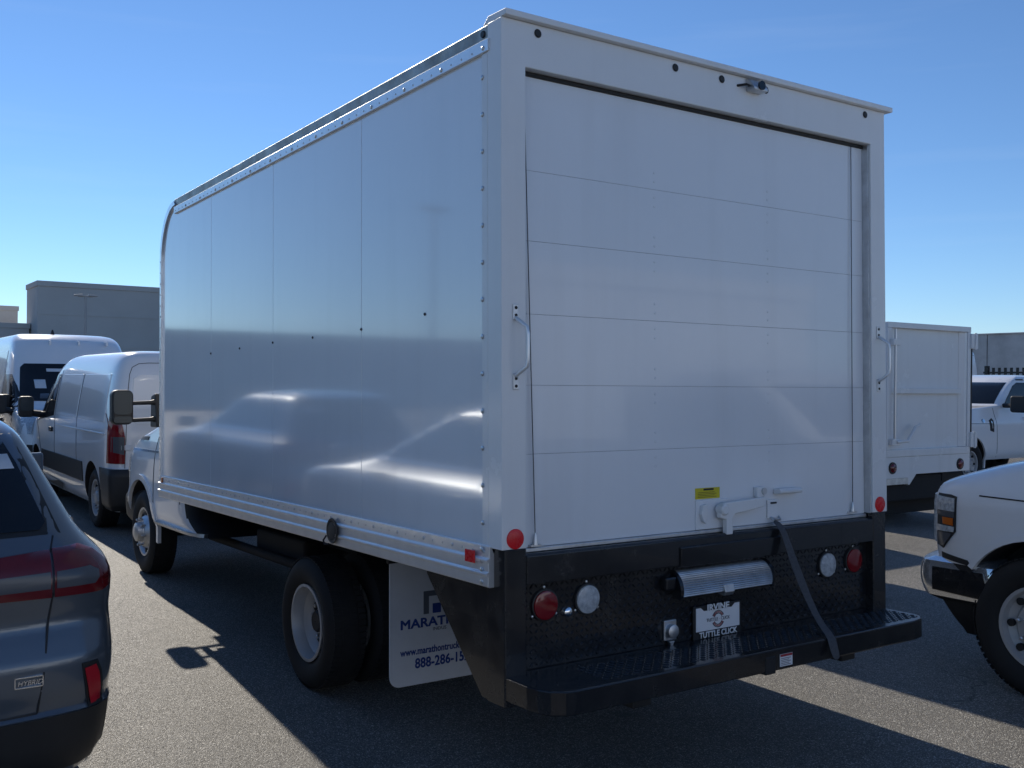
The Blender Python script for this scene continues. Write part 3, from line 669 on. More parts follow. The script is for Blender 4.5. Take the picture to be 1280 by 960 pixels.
        text('flap_lettering', '888-286-152', .072, 'ink_blue', fl, (lx+.148, 1.3985, .236), bold=.0020, sx=.88)
        MB().prism([(lx+.2, .512), (lx+.2, .632), (lx+.34, .632), (lx+.34, .604), (lx+.232, .604), (lx+.232, .512)], 'y', 1.398, 1.4005).build('flap_emblem', 'ink_grey', fl, 0)
        MB().prism([(lx+.255, .512), (lx+.255, .563), (lx+.305, .563), (lx+.305, .512)], 'y', 1.398, 1.4005).build('flap_emblem', 'ink_blue', fl, 0)
        MB().box(xa-.01, xb+.01, 1.395, 1.42, .795, .84).build('flap_bracket', 'black_matte', t, 0, 0.003)
    # ---- fuel filler on the rub rail
    ff = MB().lathe([(-.012, .056), (-.02, .066), (-.024, .062), (-.022, .05), (-.008, .046)], 'x', (-.002, 1.525, .972), 28, True)
    fo = ff.build('fuel_filler', 'black_plastic', t, 40); 
    MB().tube([(-.02, 1.60, .94), (-.03, 1.615, .915), (-.03, 1.60, .895), (-.02, 1.57, .90)], .005, 6).build('filler_tether', 'black_plastic', fo, 40)
    MB().lathe([(-.0225, .046), (-.0245, .02), (-.0245, .001)], 'x', (-.002, 1.525, .972), 20, True).build('filler_cap', 'black_matte', fo, 40)
    # ---- chassis
    for X in (.78, W-.78):
        MB().box(X-.035, X+.035, .12, 6.7, .62, .84).build('frame_rail', 'underbody', t, 0, 0.006)
    for y in (.5, 1.2, 1.9, 2.6, 3.3, 4.0, 4.6):
        MB().box(.06, W-.06, y-.04, y+.04, .875, .995).build('cross_member', 'underbody', t, 0, 0.004)
    MB().box(.05, W-.05, .12, 4.74, 1.0, 1.03).build('floor', 'underbody', t, 0)
    MB().tube([(.3, 2.167, .372), (W-.3, 2.167, .372)], .06, 14).build('rear_axle', 'underbody', t, 40)
    MB().lathe([(-.16, .05), (-.12, .15), (0, .19), (.12, .15), (.16, .05)], 'x', (W/2, 2.167, .372), 20, True).build('differential', 'underbody', t, 40)
    MB().box(.95, 1.5, .55, 1.55, .42, .72).build('fuel_tank', 'underbody', t, 0, 0.05, 3)
    MB().tube([(.55, 5.2, .5), (.55, 3.4, .5), (.62, 2.9, .55), (.62, 1.3, .55)], .035, 10).build('exhaust_pipe', 'underbody', t, 40)
    MB().box(.60, 1.0, 3.35, 4.3, .47, .66).build('battery_box', 'underbody', t, 0, 0.03, 3)
    MB().tube([(.32, 6.186, .445), (W-.32, 6.186, .445)], .05, 12).build('front_axle', 'underbody', t, 40)
    zr = .372
    for sg, X in ((-1, .1), (1, W-.1)):
        wheel(t, (X, 2.167, zr), sg, .372, .225, .215, 'dual')
        wheel(t, (X-sg*.29, 2.167, zr), sg, .372, .225, .215, 'dual')
    zf = .372+4.02*.0212
    for sg, X in ((-1, .235), (1, W-.235)):
        wheel(t, (X, 6.186, zf), sg, .372, .225, .215, 'front', mats=('chrome',) if False else ('aluminium_dull',))
    # ---- cab
    S = Shell([(.57, .965, 4.50, 6.72), (.62, .99, 4.58, 6.84), (.70, 1.0, 4.72, 6.9), (.86, 1.0, 4.78, 6.92), (.94, 1.0, 4.765, 6.92), (1.08, .995, 4.765, 6.90), (1.18, .985, 4.765, 6.84), (1.26, .97, 4.765, 6.72), (1.32, .955, 4.765, 6.52), (1.38, .94, 4.765, 6.24), (1.44, .925, 4.765, 6.02), (1.60, .89, 4.765, 5.82), (1.8, .85, 4.765, 5.58), (2.0, .80, 4.765, 5.34), (2.10, .75, 4.765, 5.18), (2.16, .62, 4.765, 4.98)], n=13, bow_f=.16, bow_r=0, cx=W/2)
    S.body('cab', 'paint_white', t, wells=[(6.186, zf+.02)], well_r=.455, depth=.36, rear_dark=True)
    for sd_ in (-1, 1):
        fl = []
        for k in range(17):
            a = R(-8+196*k/16); fl.append((6.186+.50*math.cos(a), zf+.02+.50*math.sin(a)))
        for k in range(16, -1, -1):
            a = R(-8+196*k/16); fl.append((6.186+.452*math.cos(a), zf+.02+.452*math.sin(a)))
        S.patch('wheel_flare', 'side', fl, 'paint_white', t, .018, .03, .08, sd_)
        S.patch('side_window', 'side', [(4.78, 1.48), (5.72, 1.48), (5.62, 1.62), (5.22, 2.0), (4.78, 2.0)], 'glass_dark', t, .004, .01, .1, sd_)
        S.patch('belt_moulding', 'side', [(4.75, 1.185), (6.50, 1.185), (6.50, 1.205), (4.75, 1.205)], 'chrome', t, .004, .01, .1, sd_)
        S.patch('fender_vent', 'side', [(6.06, 1.285), (6.34, 1.285), (6.30, 1.315), (6.05, 1.32)], 'black_plastic', t, .006, .01, .1, sd_)
        S.patch('headlight', 'side', [(6.56, .98), (6.70, .98), (6.72, 1.14), (6.56, 1.14)], 'clear_lens', t, .006, .02, .05, sd_)
        S.patch('running_board', 'side', [(4.56, .575), (5.72, .575), (5.72, .60), (4.58, .60)], 'aluminium_dull', t, .03, .05, .2, sd_)
        sm = MB(); S.line(sm, 'side', [(5.78, .62), (5.76, 1.2), (5.74, 1.46)], side=sd_); S.line(sm, 'side', [(5.0, .8), (5.0, 1.46)], side=sd_)
        tag(sm.build('door_seam', 'seam', t, 0), kind='stuff')
        S.patch('door_handle', 'side', rounded(5.06, 5.22, 1.26, 1.30, .018), 'black_plastic', t, .03, .035, .1, sd_)
        # towing mirror on two arms
        xm = lambda v: W/2+sd_*(W/2-v)       # v measured from the box side plane
        mp_ = rounded(-.165, .012, 1.437, 1.730, .05, 6)
        mo = MB().prism([(xm(a), b) for a, b in mp_], 'y', 5.60, 5.70).build('mirror', 'black_plastic', t, 0, 0.02, 3)
        mg = rounded(-.152, -.001, 1.522, 1.718, .04, 5)
        MB().prism([(xm(a), b) for a, b in mg], 'y', 5.594, 5.60).build('mirror_glass', 'glass_cab', mo, 0)
        MB().prism([(xm(a), b) for a, b in rounded(-.15, -.003, 1.452, 1.508, .02, 4)], 'y', 5.594, 5.60).build('mirror_glass', 'glass_cab', mo, 0)
        for z in (1.617, 1.472): MB().tube([(xm(.0), 5.65, z), (xm(.16), 5.66, z+.005), (xm(.235), 5.68, z+.01), (xm(.29), 5.68, z+.01)], [.016, .018, .032, .05], 10).build('mirror_arm', 'black_plastic', mo, 40)
        MB().prism([(5.60, 1.41), (5.80, 1.41), (5.78, 1.68), (5.66, 1.70)], 'x', *sorted((xm(.20), xm(.31)))).build('mirror_mount', 'black_plastic', mo, 0, 0.01)
    S.patch('windshield', 'front', [(W/2-.80, 1.46), (W/2+.80, 1.46), (W/2+.70, 1.96), (W/2-.70, 1.96)], 'glass_dark', t, .004, .01, .1)
    S.patch('grille', 'front', [(W/2-.48, .88), (W/2+.48, .88), (W/2+.48, 1.12), (W/2-.48, 1.12)], 'black_plastic', t, .01, .03, .1)
    for s in (-1, 1):
        S.patch('headlight', 'front', [(W/2+s*.54, .90), (W/2+s*.86, .90), (W/2+s*.86, 1.1), (W/2+s*.54, 1.1)], 'clear_lens', t, .012, .03, .06)
    Bp = Shell([(.50, .93, 6.45, 7.0), (.56, .97, 6.42, 7.05), (.72, .98, 6.42, 7.06), (.80, .95, 6.45, 7.02)], n=8, bow_f=.2, bow_r=0, cx=W/2)
    Bp.body('front_bumper', 'black_plastic', t, N=64)
    return t
def place_raked(t, dx, dy):
    rot = Matrix.Rotation(RAKE, 4, 'X'); piv = Vector((0, 2.22, .372))
    t.rotation_euler = (RAKE, 0, 0); t.location = piv - rot.to_3x3() @ piv + Vector((dx, dy, 0))
truck = box_truck(); place_raked(truck, 0, 0)
tag(truck, 'white box truck with roll-up door, aluminium rub rails and black step bumper', 'box truck')

# ------------------------------------------------------------------ other vehicles
def four_wheels(t, ys, xh, tr, tw, rr, style='steel', m='wheel_steel'):
    for y in ys:
        for sg in (-1, 1): wheel(t, (sg*xh, y, tr), sg, tr, tw, rr, style, mats=(m,))
        MB().tube([(-xh+.2, y, tr), (xh-.2, y, tr)], .05, 10).build('axle', 'underbody', t, 40)
def seam_part(S, t, name, segs, m='seam', wd=.006):
    """segs: (face, points, side)"""
    for face, pts, sd_ in segs:
        b = MB(); S.line(b, face, pts, wd=wd, side=sd_); tag(b.build(name, m, t, 0), kind='stuff')

def suv():
    t = empty('hybrid_suv', (-2.12, .74, 0))
    rows = [(.24, .86, .10, 4.40), (.32, .90, .04, 4.52), (.42, .92, .025, 4.58), (.50, .928, .015, 4.60), (.515, .925, .03, 4.60), (.60, .932, .012, 4.60), (.68, .935, .008, 4.60), (.76, .933, .035, 4.58), (.84, .932, .065, 4.56), (.93, .935, .05, 4.50), (1.0, .925, .045, 4.40), (1.05, .90, .06, 4.20), (1.10, .855, .095, 3.80), (1.16, .805, .14, 3.45), (1.22, .77, .18, 3.25), (1.34, .71, .265, 2.95), (1.46, .65, .36, 2.65), (1.54, .60, .44, 2.40), (1.59, .53, .56, 2.12), (1.62, .43, .78, 1.85), (1.635, .28, 1.05, 1.55)]
    S = Shell(rows, n=13, bow_r=.10, bow_f=.25)
    S.body('body', 'slate_paint', t, wells=[(.98, .37), (3.69, .37)], well_r=.40, depth=.28, dz=.02, N=150)
    # lower cladding
    S.patch('bumper_cladding', 'rear', [(-.86, .27), (.86, .27), (.87, .497), (-.87, .497)], 'black_plastic', t, .012, .03, .06)
    S.patch('skid_plate', 'rear', [(-.42, .28), (.42, .28), (.46, .38), (-.46, .38)], 'aluminium_dull', t, .022, .02, .08)
    # rear glass, spoiler
    S.patch('rear_glass', 'rear', [(-.645, 1.20), (-.62, 1.175), (.62, 1.175), (.645, 1.20), (.565, 1.42), (.525, 1.50), (-.525, 1.50), (-.565, 1.42)], 'glass_dark', t, .006, .012, .06)
    S.patch('glass_surround', 'rear', [(-.70, 1.155), (.70, 1.155), (.605, 1.42), (.56, 1.53), (-.56, 1.53), (-.605, 1.42)], 'black_plastic', t, .001, .012, .06)
    MB().prism([(.37, 1.55), (.50, 1.585), (.85, 1.615), (.85, 1.58), (.50, 1.53)], 'x', -.50, .50).build('spoiler', 'slate_paint', t, 0, .012, 3)
    pp = S.patch('window_sticker', 'rear', [(.33, 1.40), (.555, 1.40), (.535, 1.455), (.33, 1.455)], 'paper', t, .010, .003, .06)
    for k in range(3):
        S.patch('sticker_print', 'rear', [(.35, 1.41+k*.014), (.50-.05*(k % 2), 1.41+k*.014), (.50-.05*(k % 2), 1.414+k*.014), (.35, 1.414+k*.014)], 'ink_grey', pp, .0115, .002, .1)
    # tail lamps: outer piece on the quarter panel, inner piece on the tailgate
    for s in (-1, 1):
        f = lambda P: [(s*a, b) for a, b in P]
        o = S.patch('tail_lamp', 'rear', f([(.655, .935), (.655, 1.108), (.76, 1.112), (.82, 1.085), (.865, 1.045), (.895, 1.0), (.898, .965), (.88, .942), (.84, .93)]), 'red_lens_dark', t, .014, .04, .03)
        S.patch('lamp_insert', 'rear', f([(.662, .968), (.662, 1.030), (.79, 1.035), (.825, 1.015), (.828, .985), (.81, .966)]), 'smoke_lens', o, .017, .01, .03)
        o = S.patch('tail_lamp', 'rear', f([(.25, .955), (.25, 1.06), (.40, 1.09), (.645, 1.106), (.645, .934), (.40, .94)]), 'red_lens_dark', t, .014, .04, .05)
        S.patch('lamp_insert', 'rear', f([(.34, .985), (.42, 1.025), (.640, 1.030), (.640, .968), (.40, .968)]), 'smoke_lens', o, .017, .01, .05)
        S.patch('rear_reflector', 'rear', f([(.762, .655), (.808, .66), (.822, .625), (.832, .56), (.832, .512), (.792, .508)]), 'red_reflector_dark', t, .012, .02, .03)
        S.patch('reflector_recess', 'rear', f([(.752, .675), (.815, .675), (.834, .63), (.844, .56), (.842, .50), (.782, .498)]), 'black_plastic', t, .006, .012, .03)
        S.patch('side_window', 'side', [(.55, 1.19), (3.0, 1.19), (2.55, 1.44), (2.2, 1.52), (.80, 1.51), (.58, 1.36)], 'glass_dark', t, .004, .01, .08, s)
        S.patch('window_trim', 'side', [(.52, 1.165), (3.1, 1.165), (3.1, 1.180), (.52, 1.180)], 'chrome', t, .005, .01, .1, s)
        S.patch('sill_cladding', 'side', [(1.42, .28), (3.27, .28), (3.27, .44), (1.42, .44)], 'black_plastic', t, .012, .03, .1, s)
        for y in (1.55, 2.62): S.patch('door_handle', 'side', rounded(y, y+.2, .985, 1.02, .015), 'slate_paint', t, .03, .03, .1, s)
        S.patch('headlight', 'side', [(4.0, .84), (4.22, .82), (4.20, .95), (4.0, .97)], 'clear_lens', t, .006, .02, .06, s)
        m_ = MB().rings([[(s*(.90+d), 3.05+c*.05+d*.2, 1.16+e) for c, e in ((-1, -.01), (1, -.01), (1, .10), (-1, .12))] for d in (0, .10, .22)]).build('mirror', 'slate_paint', t, 0, .02, 3)
        seam_part(S, t, 'tailgate_seam', [('rear', [(s*.668, 1.15), (s*.650, 1.10), (s*.650, .94), (s*.625, .75), (s*.60, .56), (s*.595, .515)], 1)])
        seam_part(S, t, 'door_seam', [('side', [(1.62, .46), (1.50, .8), (1.42, 1.16)], s), ('side', [(2.62, .46), (2.62, 1.16)], s)])
    seam_part(S, t, 'tailgate_seam', [('rear', [(-.595, .515), (.595, .515)], 1)])
    S.patch('plate_recess', 'rear', [(-.30, .72), (.30, .72), (.27, .88), (-.27, .88)], 'black_plastic', t, .004, .01, .1)
    yb = S.rear(.55, .64)
    text('badge_letters', 'HYBRID', .026, 'chrome', t, (.522, yb-.005, .631), rot=(88, 0, 3), shear=.25, sx=.95)
    fr = MB()
    for a in ((.513, .610, .622, .625), (.513, .610, .659, .662), (.513, .516, .622, .662), (.607, .610, .622, .662)): fr.box(a[0], a[1], yb-.006, yb+.01, a[2], a[3])
    tag(fr.build('badge_frame', 'chrome', t, 0), kind='stuff')
    S.patch('windshield', 'front', [(-.66, 1.24), (.66, 1.24), (.54, 1.52), (-.54, 1.52)], 'glass_dark', t, .004, .01, .1)
    S.patch('grille', 'front', [(-.6, .55), (.6, .55), (.62, .82), (-.62, .82)], 'black_plastic', t, .004, .02, .1)
    four_wheels(t, (.98, 3.69), .90, .355, .225, .24, 'steel', 'aluminium_dull')
    return tag(t, 'dark slate blue hybrid SUV with wrapped tail lamps beside the box truck', 'suv')
su = suv()

def van(roof='low'):
    t = empty('cargo_van')
    low = [(.24, .92, .16, 5.28), (.34, .98, .05, 5.46), (.50, 1.01, .0, 5.56), (.66, 1.02, .0, 5.58), (.74, 1.025, .04, 5.57), (.90, 1.03, .05, 5.52), (1.02, 1.03, .05, 5.42), (1.12, 1.03, .05, 5.22), (1.20, 1.028, .055, 4.98), (1.27, 1.02, .06, 4.74), (1.36, 1.008, .065, 4.58)]
    if roof == 'low': low += [(1.6, .97, .085, 4.26), (1.82, .925, .11, 3.96), (1.93, .89, .135, 3.74), (2.0, .85, .17, 3.52), (2.05, .77, .24, 3.25), (2.075, .60, .5, 2.8)]
    else: low += [(1.6, .98, .075, 4.34), (1.85, .945, .09, 4.10), (2.0, .92, .10, 3.98), (2.2, .885, .12, 3.82), (2.35, .855, .15, 3.66), (2.44, .80, .20, 3.48), (2.49, .70, .3, 3.2), (2.51, .5, .6, 2.7)]
    H = 2.075 if roof == 'low' else 2.51
    S = Shell(low, n=15, bow_r=.05, bow_f=.28)
    S.body('body', 'paint_white', t, wells=[(.98, .36), (4.60, .36)], well_r=.42, depth=.32, N=130)
    Shell([(.27, .97, .06, .55), (.34, 1.02, -.02, .55), (.50, 1.035, -.04, .55), (.68, 1.04, -.035, .55), (.74, 1.03, .0, .55)], n=9, bow_r=.06, bow_f=0).body('rear_bumper', 'black_plastic', t, N=70)
    S.patch('front_bumper', 'front', [(-1.0, .29), (1.0, .29), (1.0, .74), (-1.0, .74)], 'black_plastic', t, .02, .05, .08)
    S.patch('grille', 'front', [(-.62, .78), (.62, .78), (.66, 1.0), (-.66, 1.0)], 'black_plastic', t, .008, .03, .08)
    zt = 1.90 if roof == 'low' else 1.98
    S.patch('windshield', 'front', [(-.90, 1.38), (.90, 1.38), (.82, zt-.06), (.76, zt), (-.76, zt), (-.82, zt-.06)], 'glass_dark', t, .006, .012, .08)
    wp = S.patch('window_sticker', 'front', [(.66, 1.58), (.5, 1.58), (.5, 1.72), (.66, 1.72)], 'paper', t, .011, .004, .1)
    S.patch('window_sticker', 'front', [(.46, 1.85), (.12, 1.85), (.12, 1.90), (.46, 1.90)], 'paper', t, .011, .004, .1)
    S.patch('dash_paper', 'front', [(.62, 1.42), (.1, 1.42), (.12, 1.5), (.6, 1.5)], 'smoke_lens', t, .011, .004, .1)
    if roof != 'low':
        for x in (-.55, -.1, .35): MB().box(x-.012, x+.012, 3.5, 3.72, 2.30, 2.37).build('roof_rib', 'paint_white', t, 0, .006)
    ztop = 1.80 if roof == 'low' else 2.2
    for s in (-1, 1):
        f = lambda P: [(s*a, b) for a, b in P]
        tl = S.patch('tail_lamp', 'rear', f([(.86, .80), (1.0, .80), (1.0, 1.36), (.93, 1.39), (.90, 1.30), (.86, 1.10)]), 'red_lens', t, .016, .04, .05)
        S.patch('lamp_insert', 'rear', f([(.868, .90), (.985, .93), (.985, 1.10), (.868, 1.10)]), 'smoke_lens', tl, .02, .01, .05)
        S.patch('tail_lamp_wrap', 'side', [(.14, .80), (.30, .80), (.25, 1.38), (.17, 1.40)], 'red_lens', t, .008, .03, .05, s)
        S.patch('door_recess', 'rear', f([(.10, 1.24), (.74, 1.24), (.80, 1.30), (.76, ztop-.04), (.70, ztop), (.10, ztop)]), 'paint_white', t, .006, .012, .06, bevel=.004)
        S.patch('headlight', 'front', f([(.66, .88), (.93, .90), (.93, 1.14), (.84, 1.17), (.68, 1.06)]), 'clear_lens', t, .012, .04, .05)
        S.patch('headlight_wrap', 'side', [(4.95, .92), (5.12, .90), (5.10, 1.08), (4.90, 1.16), (4.84, 1.14)], 'clear_lens', t, .008, .03, .05, s)
        S.patch('side_moulding', 'side', [(1.46, .50), (4.12, .50), (4.12, .74), (1.46, .74)], 'black_plastic', t, .012, .03, .1, s)
        S.patch('side_moulding', 'side', [(.30, .50), (.545, .50), (.545, .74), (.30, .74)], 'black_plastic', t, .012, .03, .1, s)
        S.patch('side_recess', 'side', [(.40, 1.26), (1.75, 1.26), (1.75, ztop), (.44, ztop)], 'paint_white', t, .006, .012, .1, s, bevel=.004)
        S.patch('side_recess', 'side', [(1.85, 1.26), (3.10, 1.26), (3.10, ztop), (1.85, ztop)], 'paint_white', t, .006, .012, .1, s, bevel=.004)
        S.patch('door_window', 'side', [(3.28, 1.24), (4.42, 1.14), (4.50, 1.24), (4.05, 1.62), (3.76, 1.80), (3.28, 1.80)], 'glass_dark', t, .006, .012, .08, s)
        S.patch('door_handle', 'side', rounded(3.30, 3.46, 1.02, 1.08, .02), 'black_plastic', t, .03, .035, .1, s)
        seam_part(S, t, 'door_seam', [('side', [(3.20, .5), (3.20, 1.86)], s), ('side', [(4.14, .5), (4.30, .9), (4.52, 1.18)], s), ('side', [(1.80, .5), (1.80, ztop)], s), ('rear', [(s*.86, .75), (s*.835, 1.5), (s*.80, ztop), (s*.77, ztop+.08), (s*.70, ztop+.12), (s*.60, ztop+.13), (0, ztop+.135)], 1)])
        for z in (.95, 1.52): S.patch('door_hinge', 'rear', f([(.80, z), (.90, z), (.90, z+.06), (.80, z+.06)]), 'paint_white', t, .02, .03, .1, bevel=.004)
        S.patch('crease_line', 'side', [(.35, 1.115), (3.15, 1.115), (3.15, 1.135), (.35, 1.135)], 'paint_white', t, .010, .02, .12, s, bevel=.004)
        m_ = MB().prism([(s*a, b) for a, b in rounded(1.10, 1.30, 1.18, 1.48, .05, 5)], 'y', 4.32, 4.44).build('mirror', 'black_plastic', t, 0, .025, 3)
        MB().prism([(s*a, b) for a, b in rounded(1.12, 1.28, 1.27, 1.46, .03, 4)], 'y', 4.313, 4.32).build('mirror_glass', 'glass_cab', m_, 0)
        MB().tube([(s*.97, 4.38, 1.22), (s*1.14, 4.38, 1.24)], .05, 8).build('mirror_arm', 'black_plastic', m_, 40)
    seam_part(S, t, 'door_seam', [('rear', [(0, .75), (0, ztop+.12)], 1)])
    MB().lathe([(0, .05), (.03, .03), (.09, .012)], 'z', (0.2, 2.6 if roof == 'low' else 3.05, H-.025), 10, True).build('antenna', 'black_plastic', t, 40)
    four_wheels(t, (.98, 4.60), .985, .345, .235, .215)
    return t
vl = van('low'); vl.location = (1.50, 8.42, 0)
tag(vl, 'white low-roof cargo van with red tail lamps ahead of the box truck cab', 'van', 'parked cargo vans')
v2 = copy_tree(su); v2.location = (-2.75, 6.9, 0); tag(v2, 'dark slate blue SUV parked nose out ahead of the hybrid SUV', 'suv')
v3 = copy_tree(vl); v3.location = (6.58, 5.85, 0); tag(v3, 'white low-roof cargo van parked left of the landscape dump truck', 'van')
vm = van('mid'); vm.location = (1.36, 18.75, 0); vm.rotation_euler = (0, 0, math.pi)
tag(vm, 'tall white van facing the lot with papers behind its windshield', 'van', 'parked cargo vans')
v4 = copy_tree(vm); v4.location = (-.93, 19.1, 0); tag(v4, 'tall white van with its side turned to the van with papers', 'van')
v5 = copy_tree(vm); v5.location = (18.75, 9.7, 0); v5.scale = (1, 1, 1.06); v5.rotation_euler = (0, 0, 0); tag(v5, 'tall white van standing behind the far white pickup', 'van')

def pickup():
    t = empty('pickup_truck')
    rows = [(.46, .96, .10, 5.64), (.56, 1.0, .04, 5.78), (.72, 1.012, .0, 5.87), (.90, 1.015, .0, 5.89), (1.06, 1.015, .0, 5.89), (1.11, 1.008, .0, 5.88), (1.16, .995, .0, 5.85), (1.20, .98, .0, 5.77), (1.255, .962, .0, 5.61), (1.31, .947, .0, 5.42), (1.36, .937, .0, 5.16), (1.395, .932, .4, 4.70), (1.43, .93, 2.15, 4.25), (1.52, .915, 2.2, 4.12), (1.7, .875, 2.22, 3.88), (1.86, .825, 2.28, 3.62), (1.93, .775, 2.36, 3.45), (1.97, .68, 2.5, 3.25), (1.985, .5, 2.7, 3.0)]
    S = Shell(rows, n=22, bow_r=.03, bow_f=.22)
    S.body('body', 'paint_white', t, wells=[(1.05, .42), (5.0, .42)], well_r=.475, depth=.34, N=150)
    for pl in t.children[0].data.polygons:
        if pl.center.z < .69 and pl.center.y > 5.2: pl.material_index = 1
    Bm = Shell([(.455, .955, 5.30, 5.88), (.48, .985, 5.24, 5.95), (.60, .995, 5.22, 5.99), (.69, .99, 5.24, 5.97), (.715, .965, 5.30, 5.90)], n=12, bow_f=.22, bow_r=.02)
    Bm.body('front_bumper', 'bumper_chrome', t, N=90)
    for s in (-1, 1): Bm.patch('bumper_reflection', 'side', [(5.30, .50), (5.665, .515), (5.665, .655), (5.34, .66)], 'black_paint', t, .006, .02, .04, s)  # dark reflection in the chrome, painted as a black patch
    Bm.patch('bumper_inset', 'front', [(-.8, .51), (.8, .51), (.8, .62), (-.8, .62)], 'black_plastic', t, .006, .02, .06)
    Da = Shell([(.25, .84, 5.36, 5.70), (.34, .90, 5.33, 5.78), (.46, .945, 5.32, 5.86)], n=7, bow_f=.2, bow_r=.02)
    Da.body('air_dam', 'black_plastic', t, N=70)
    S.patch('bumper_trim', 'side', [(5.40, .69), (5.62, .715), (5.62, .75), (5.43, .725)], 'black_plastic', t, .004, .02, .05, -1)
    S.patch('grille', 'front', [(-.62, .74), (.62, .74), (.66, 1.10), (-.66, 1.10)], 'chrome', t, .012, .03, .08)
    for k in range(4): S.patch('grille_bar', 'front', [(-.58, .78+k*.08), (.58, .78+k*.08), (.58, .82+k*.08), (-.58, .82+k*.08)], 'black_plastic', t, .018, .02, .1)
    for s in (-1, 1):
        f = lambda P: [(s*a, b) for a, b in P]
        hl = S.patch('headlight', 'side', [(5.505, 1.095), (5.55, 1.105), (5.655, 1.105), (5.655, .79), (5.60, .775), (5.58, .80), (5.508, .885)], 'black_plastic', t, .008, .03, .04, s)
        S.patch('lamp_bowl', 'side', [(5.516, 1.005), (5.653, 1.005), (5.653, 1.092), (5.516, 1.085)], 'clear_lens', hl, .014, .01, .04, s)
        S.patch('lamp_bowl', 'side', [(5.516, .968), (5.653, .975), (5.653, 1.002), (5.516, 1.002)], 'smoke_lens', hl, .014, .01, .04, s)
        S.patch('turn_signal', 'side', [(5.525, .92), (5.60, .925), (5.605, .965), (5.525, .965)], 'amber_lens', hl, .014, .01, .04, s)
        S.patch('lamp_bowl', 'side', [(5.52, .882), (5.653, .878), (5.653, .916), (5.516, .914)], 'clear_lens', hl, .014, .01, .04, s)
        S.patch('lamp_bowl', 'side', [(5.595, .79), (5.653, .79), (5.653, .872), (5.53, .872)], 'smoke_lens', hl, .014, .01, .04, s)
        S.patch('headlight_face', 'front', f([(.70, .80), (.93, .80), (.93, 1.09), (.70, 1.09)]), 'clear_lens', t, .014, .03, .05)
        fl = []
        for k in range(21):
            a = R(33+159*k/20); fl.append((5.0+.505*math.cos(a), .42+.505*math.sin(a)))
        for k in range(20, -1, -1):
            a = R(33+159*k/20); fl.append((5.0+.472*math.cos(a), .42+.472*math.sin(a)))
        S.patch('wheel_flare', 'side', fl, 'paint_white', t, .012, .03, .06, s)
        seam_part(S, t, 'hood_seam', [('side', [(4.3, 1.10), (5.36, 1.116)], s)], wd=.008)
        seam_part(S, t, 'door_seam', [('side', [(4.18, .5), (4.22, 1.38)], s), ('side', [(3.05, .5), (3.05, 1.42)], s)])
        S.patch('windshield_pillar', 'side', [(3.0, 1.88), (3.40, 1.88), (3.42, 1.90), (3.0, 1.91)], 'black_plastic', t, .004, .01, .1, s)
        S.patch('side_window', 'side', [(2.45, 1.46), (3.84, 1.44), (3.74, 1.54), (3.44, 1.78), (3.28, 1.84), (2.5, 1.84)], 'glass_dark', t, .012, .02, .05, s)
        S.patch('fender_vent', 'side', [(4.30, .95), (4.42, .98), (4.44, 1.16), (4.34, 1.20), (4.30, 1.16)], 'black_plastic', t, .006, .015, .08, s)
        S.patch('fender_vent_trim', 'side', [(4.34, 1.02), (4.37, 1.02), (4.38, 1.15), (4.36, 1.15)], 'chrome', t, .012, .012, .08, s)
        S.patch('fender_badge', 'side', ellipse(4.62, 1.155, .06, .035, 16), 'chrome', t, .006, .012, .08, s)
        S.patch('door_handle', 'side', rounded(3.12, 3.32, 1.17, 1.21, .018), 'chrome', t, .035, .04, .1, s)
        S.patch('tail_lamp', 'rear', f([(.86, .85), (1.0, .85), (1.0, 1.25), (.86, 1.25)]), 'red_lens', t, .012, .03, .08)
        m_ = MB().prism([(s*a, b) for a, b in rounded(1.08, 1.36, 1.30, 1.60, .05, 5)], 'y', 3.80, 3.92).build('mirror', 'black_plastic', t, 0, .025, 3)
        MB().tube([(s*.90, 3.86, 1.42), (s*1.12, 3.86, 1.42)], .04, 8).build('mirror_arm', 'black_plastic', m_, 40)
    S.patch('windshield', 'front', [(-.84, 1.45), (.84, 1.45), (.76, 1.84), (-.76, 1.84)], 'glass_dark', t, .006, .012, .08)
    S.patch('window_sticker', 'front', [(.40, 1.48), (.62, 1.48), (.60, 1.52), (.40, 1.52)], 'paper', t, .011, .004, .08)
    S.patch('rear_bumper', 'rear', [(-.98, .48), (.98, .48), (.98, .68), (-.98, .68)], 'chrome', t, .06, .09, .1)
    four_wheels(t, (1.05, 5.0), 1.005, .40, .27, .237)
    return t
pk = pickup(); pk.location = (4.452, -5.25, 0)
tag(pk, 'white pickup truck with chrome bumper corner beside the step bumper', 'pickup', 'white pickups')
pk2 = copy_tree(pk); pk2.location = (19.4, 7.85, 0); pk2.rotation_euler = (0, 0, math.pi/2)
tag(pk2, 'white pickup truck facing left in front of the black picket fence', 'pickup', 'white pickups')

# second box truck ahead of the near pickup: it throws the shade over that pickup
tr2 = copy_tree(truck); place_raked(tr2, 3.32, 2.95)
tag(tr2, 'white box truck parked nose first ahead of the near pickup', 'box truck')

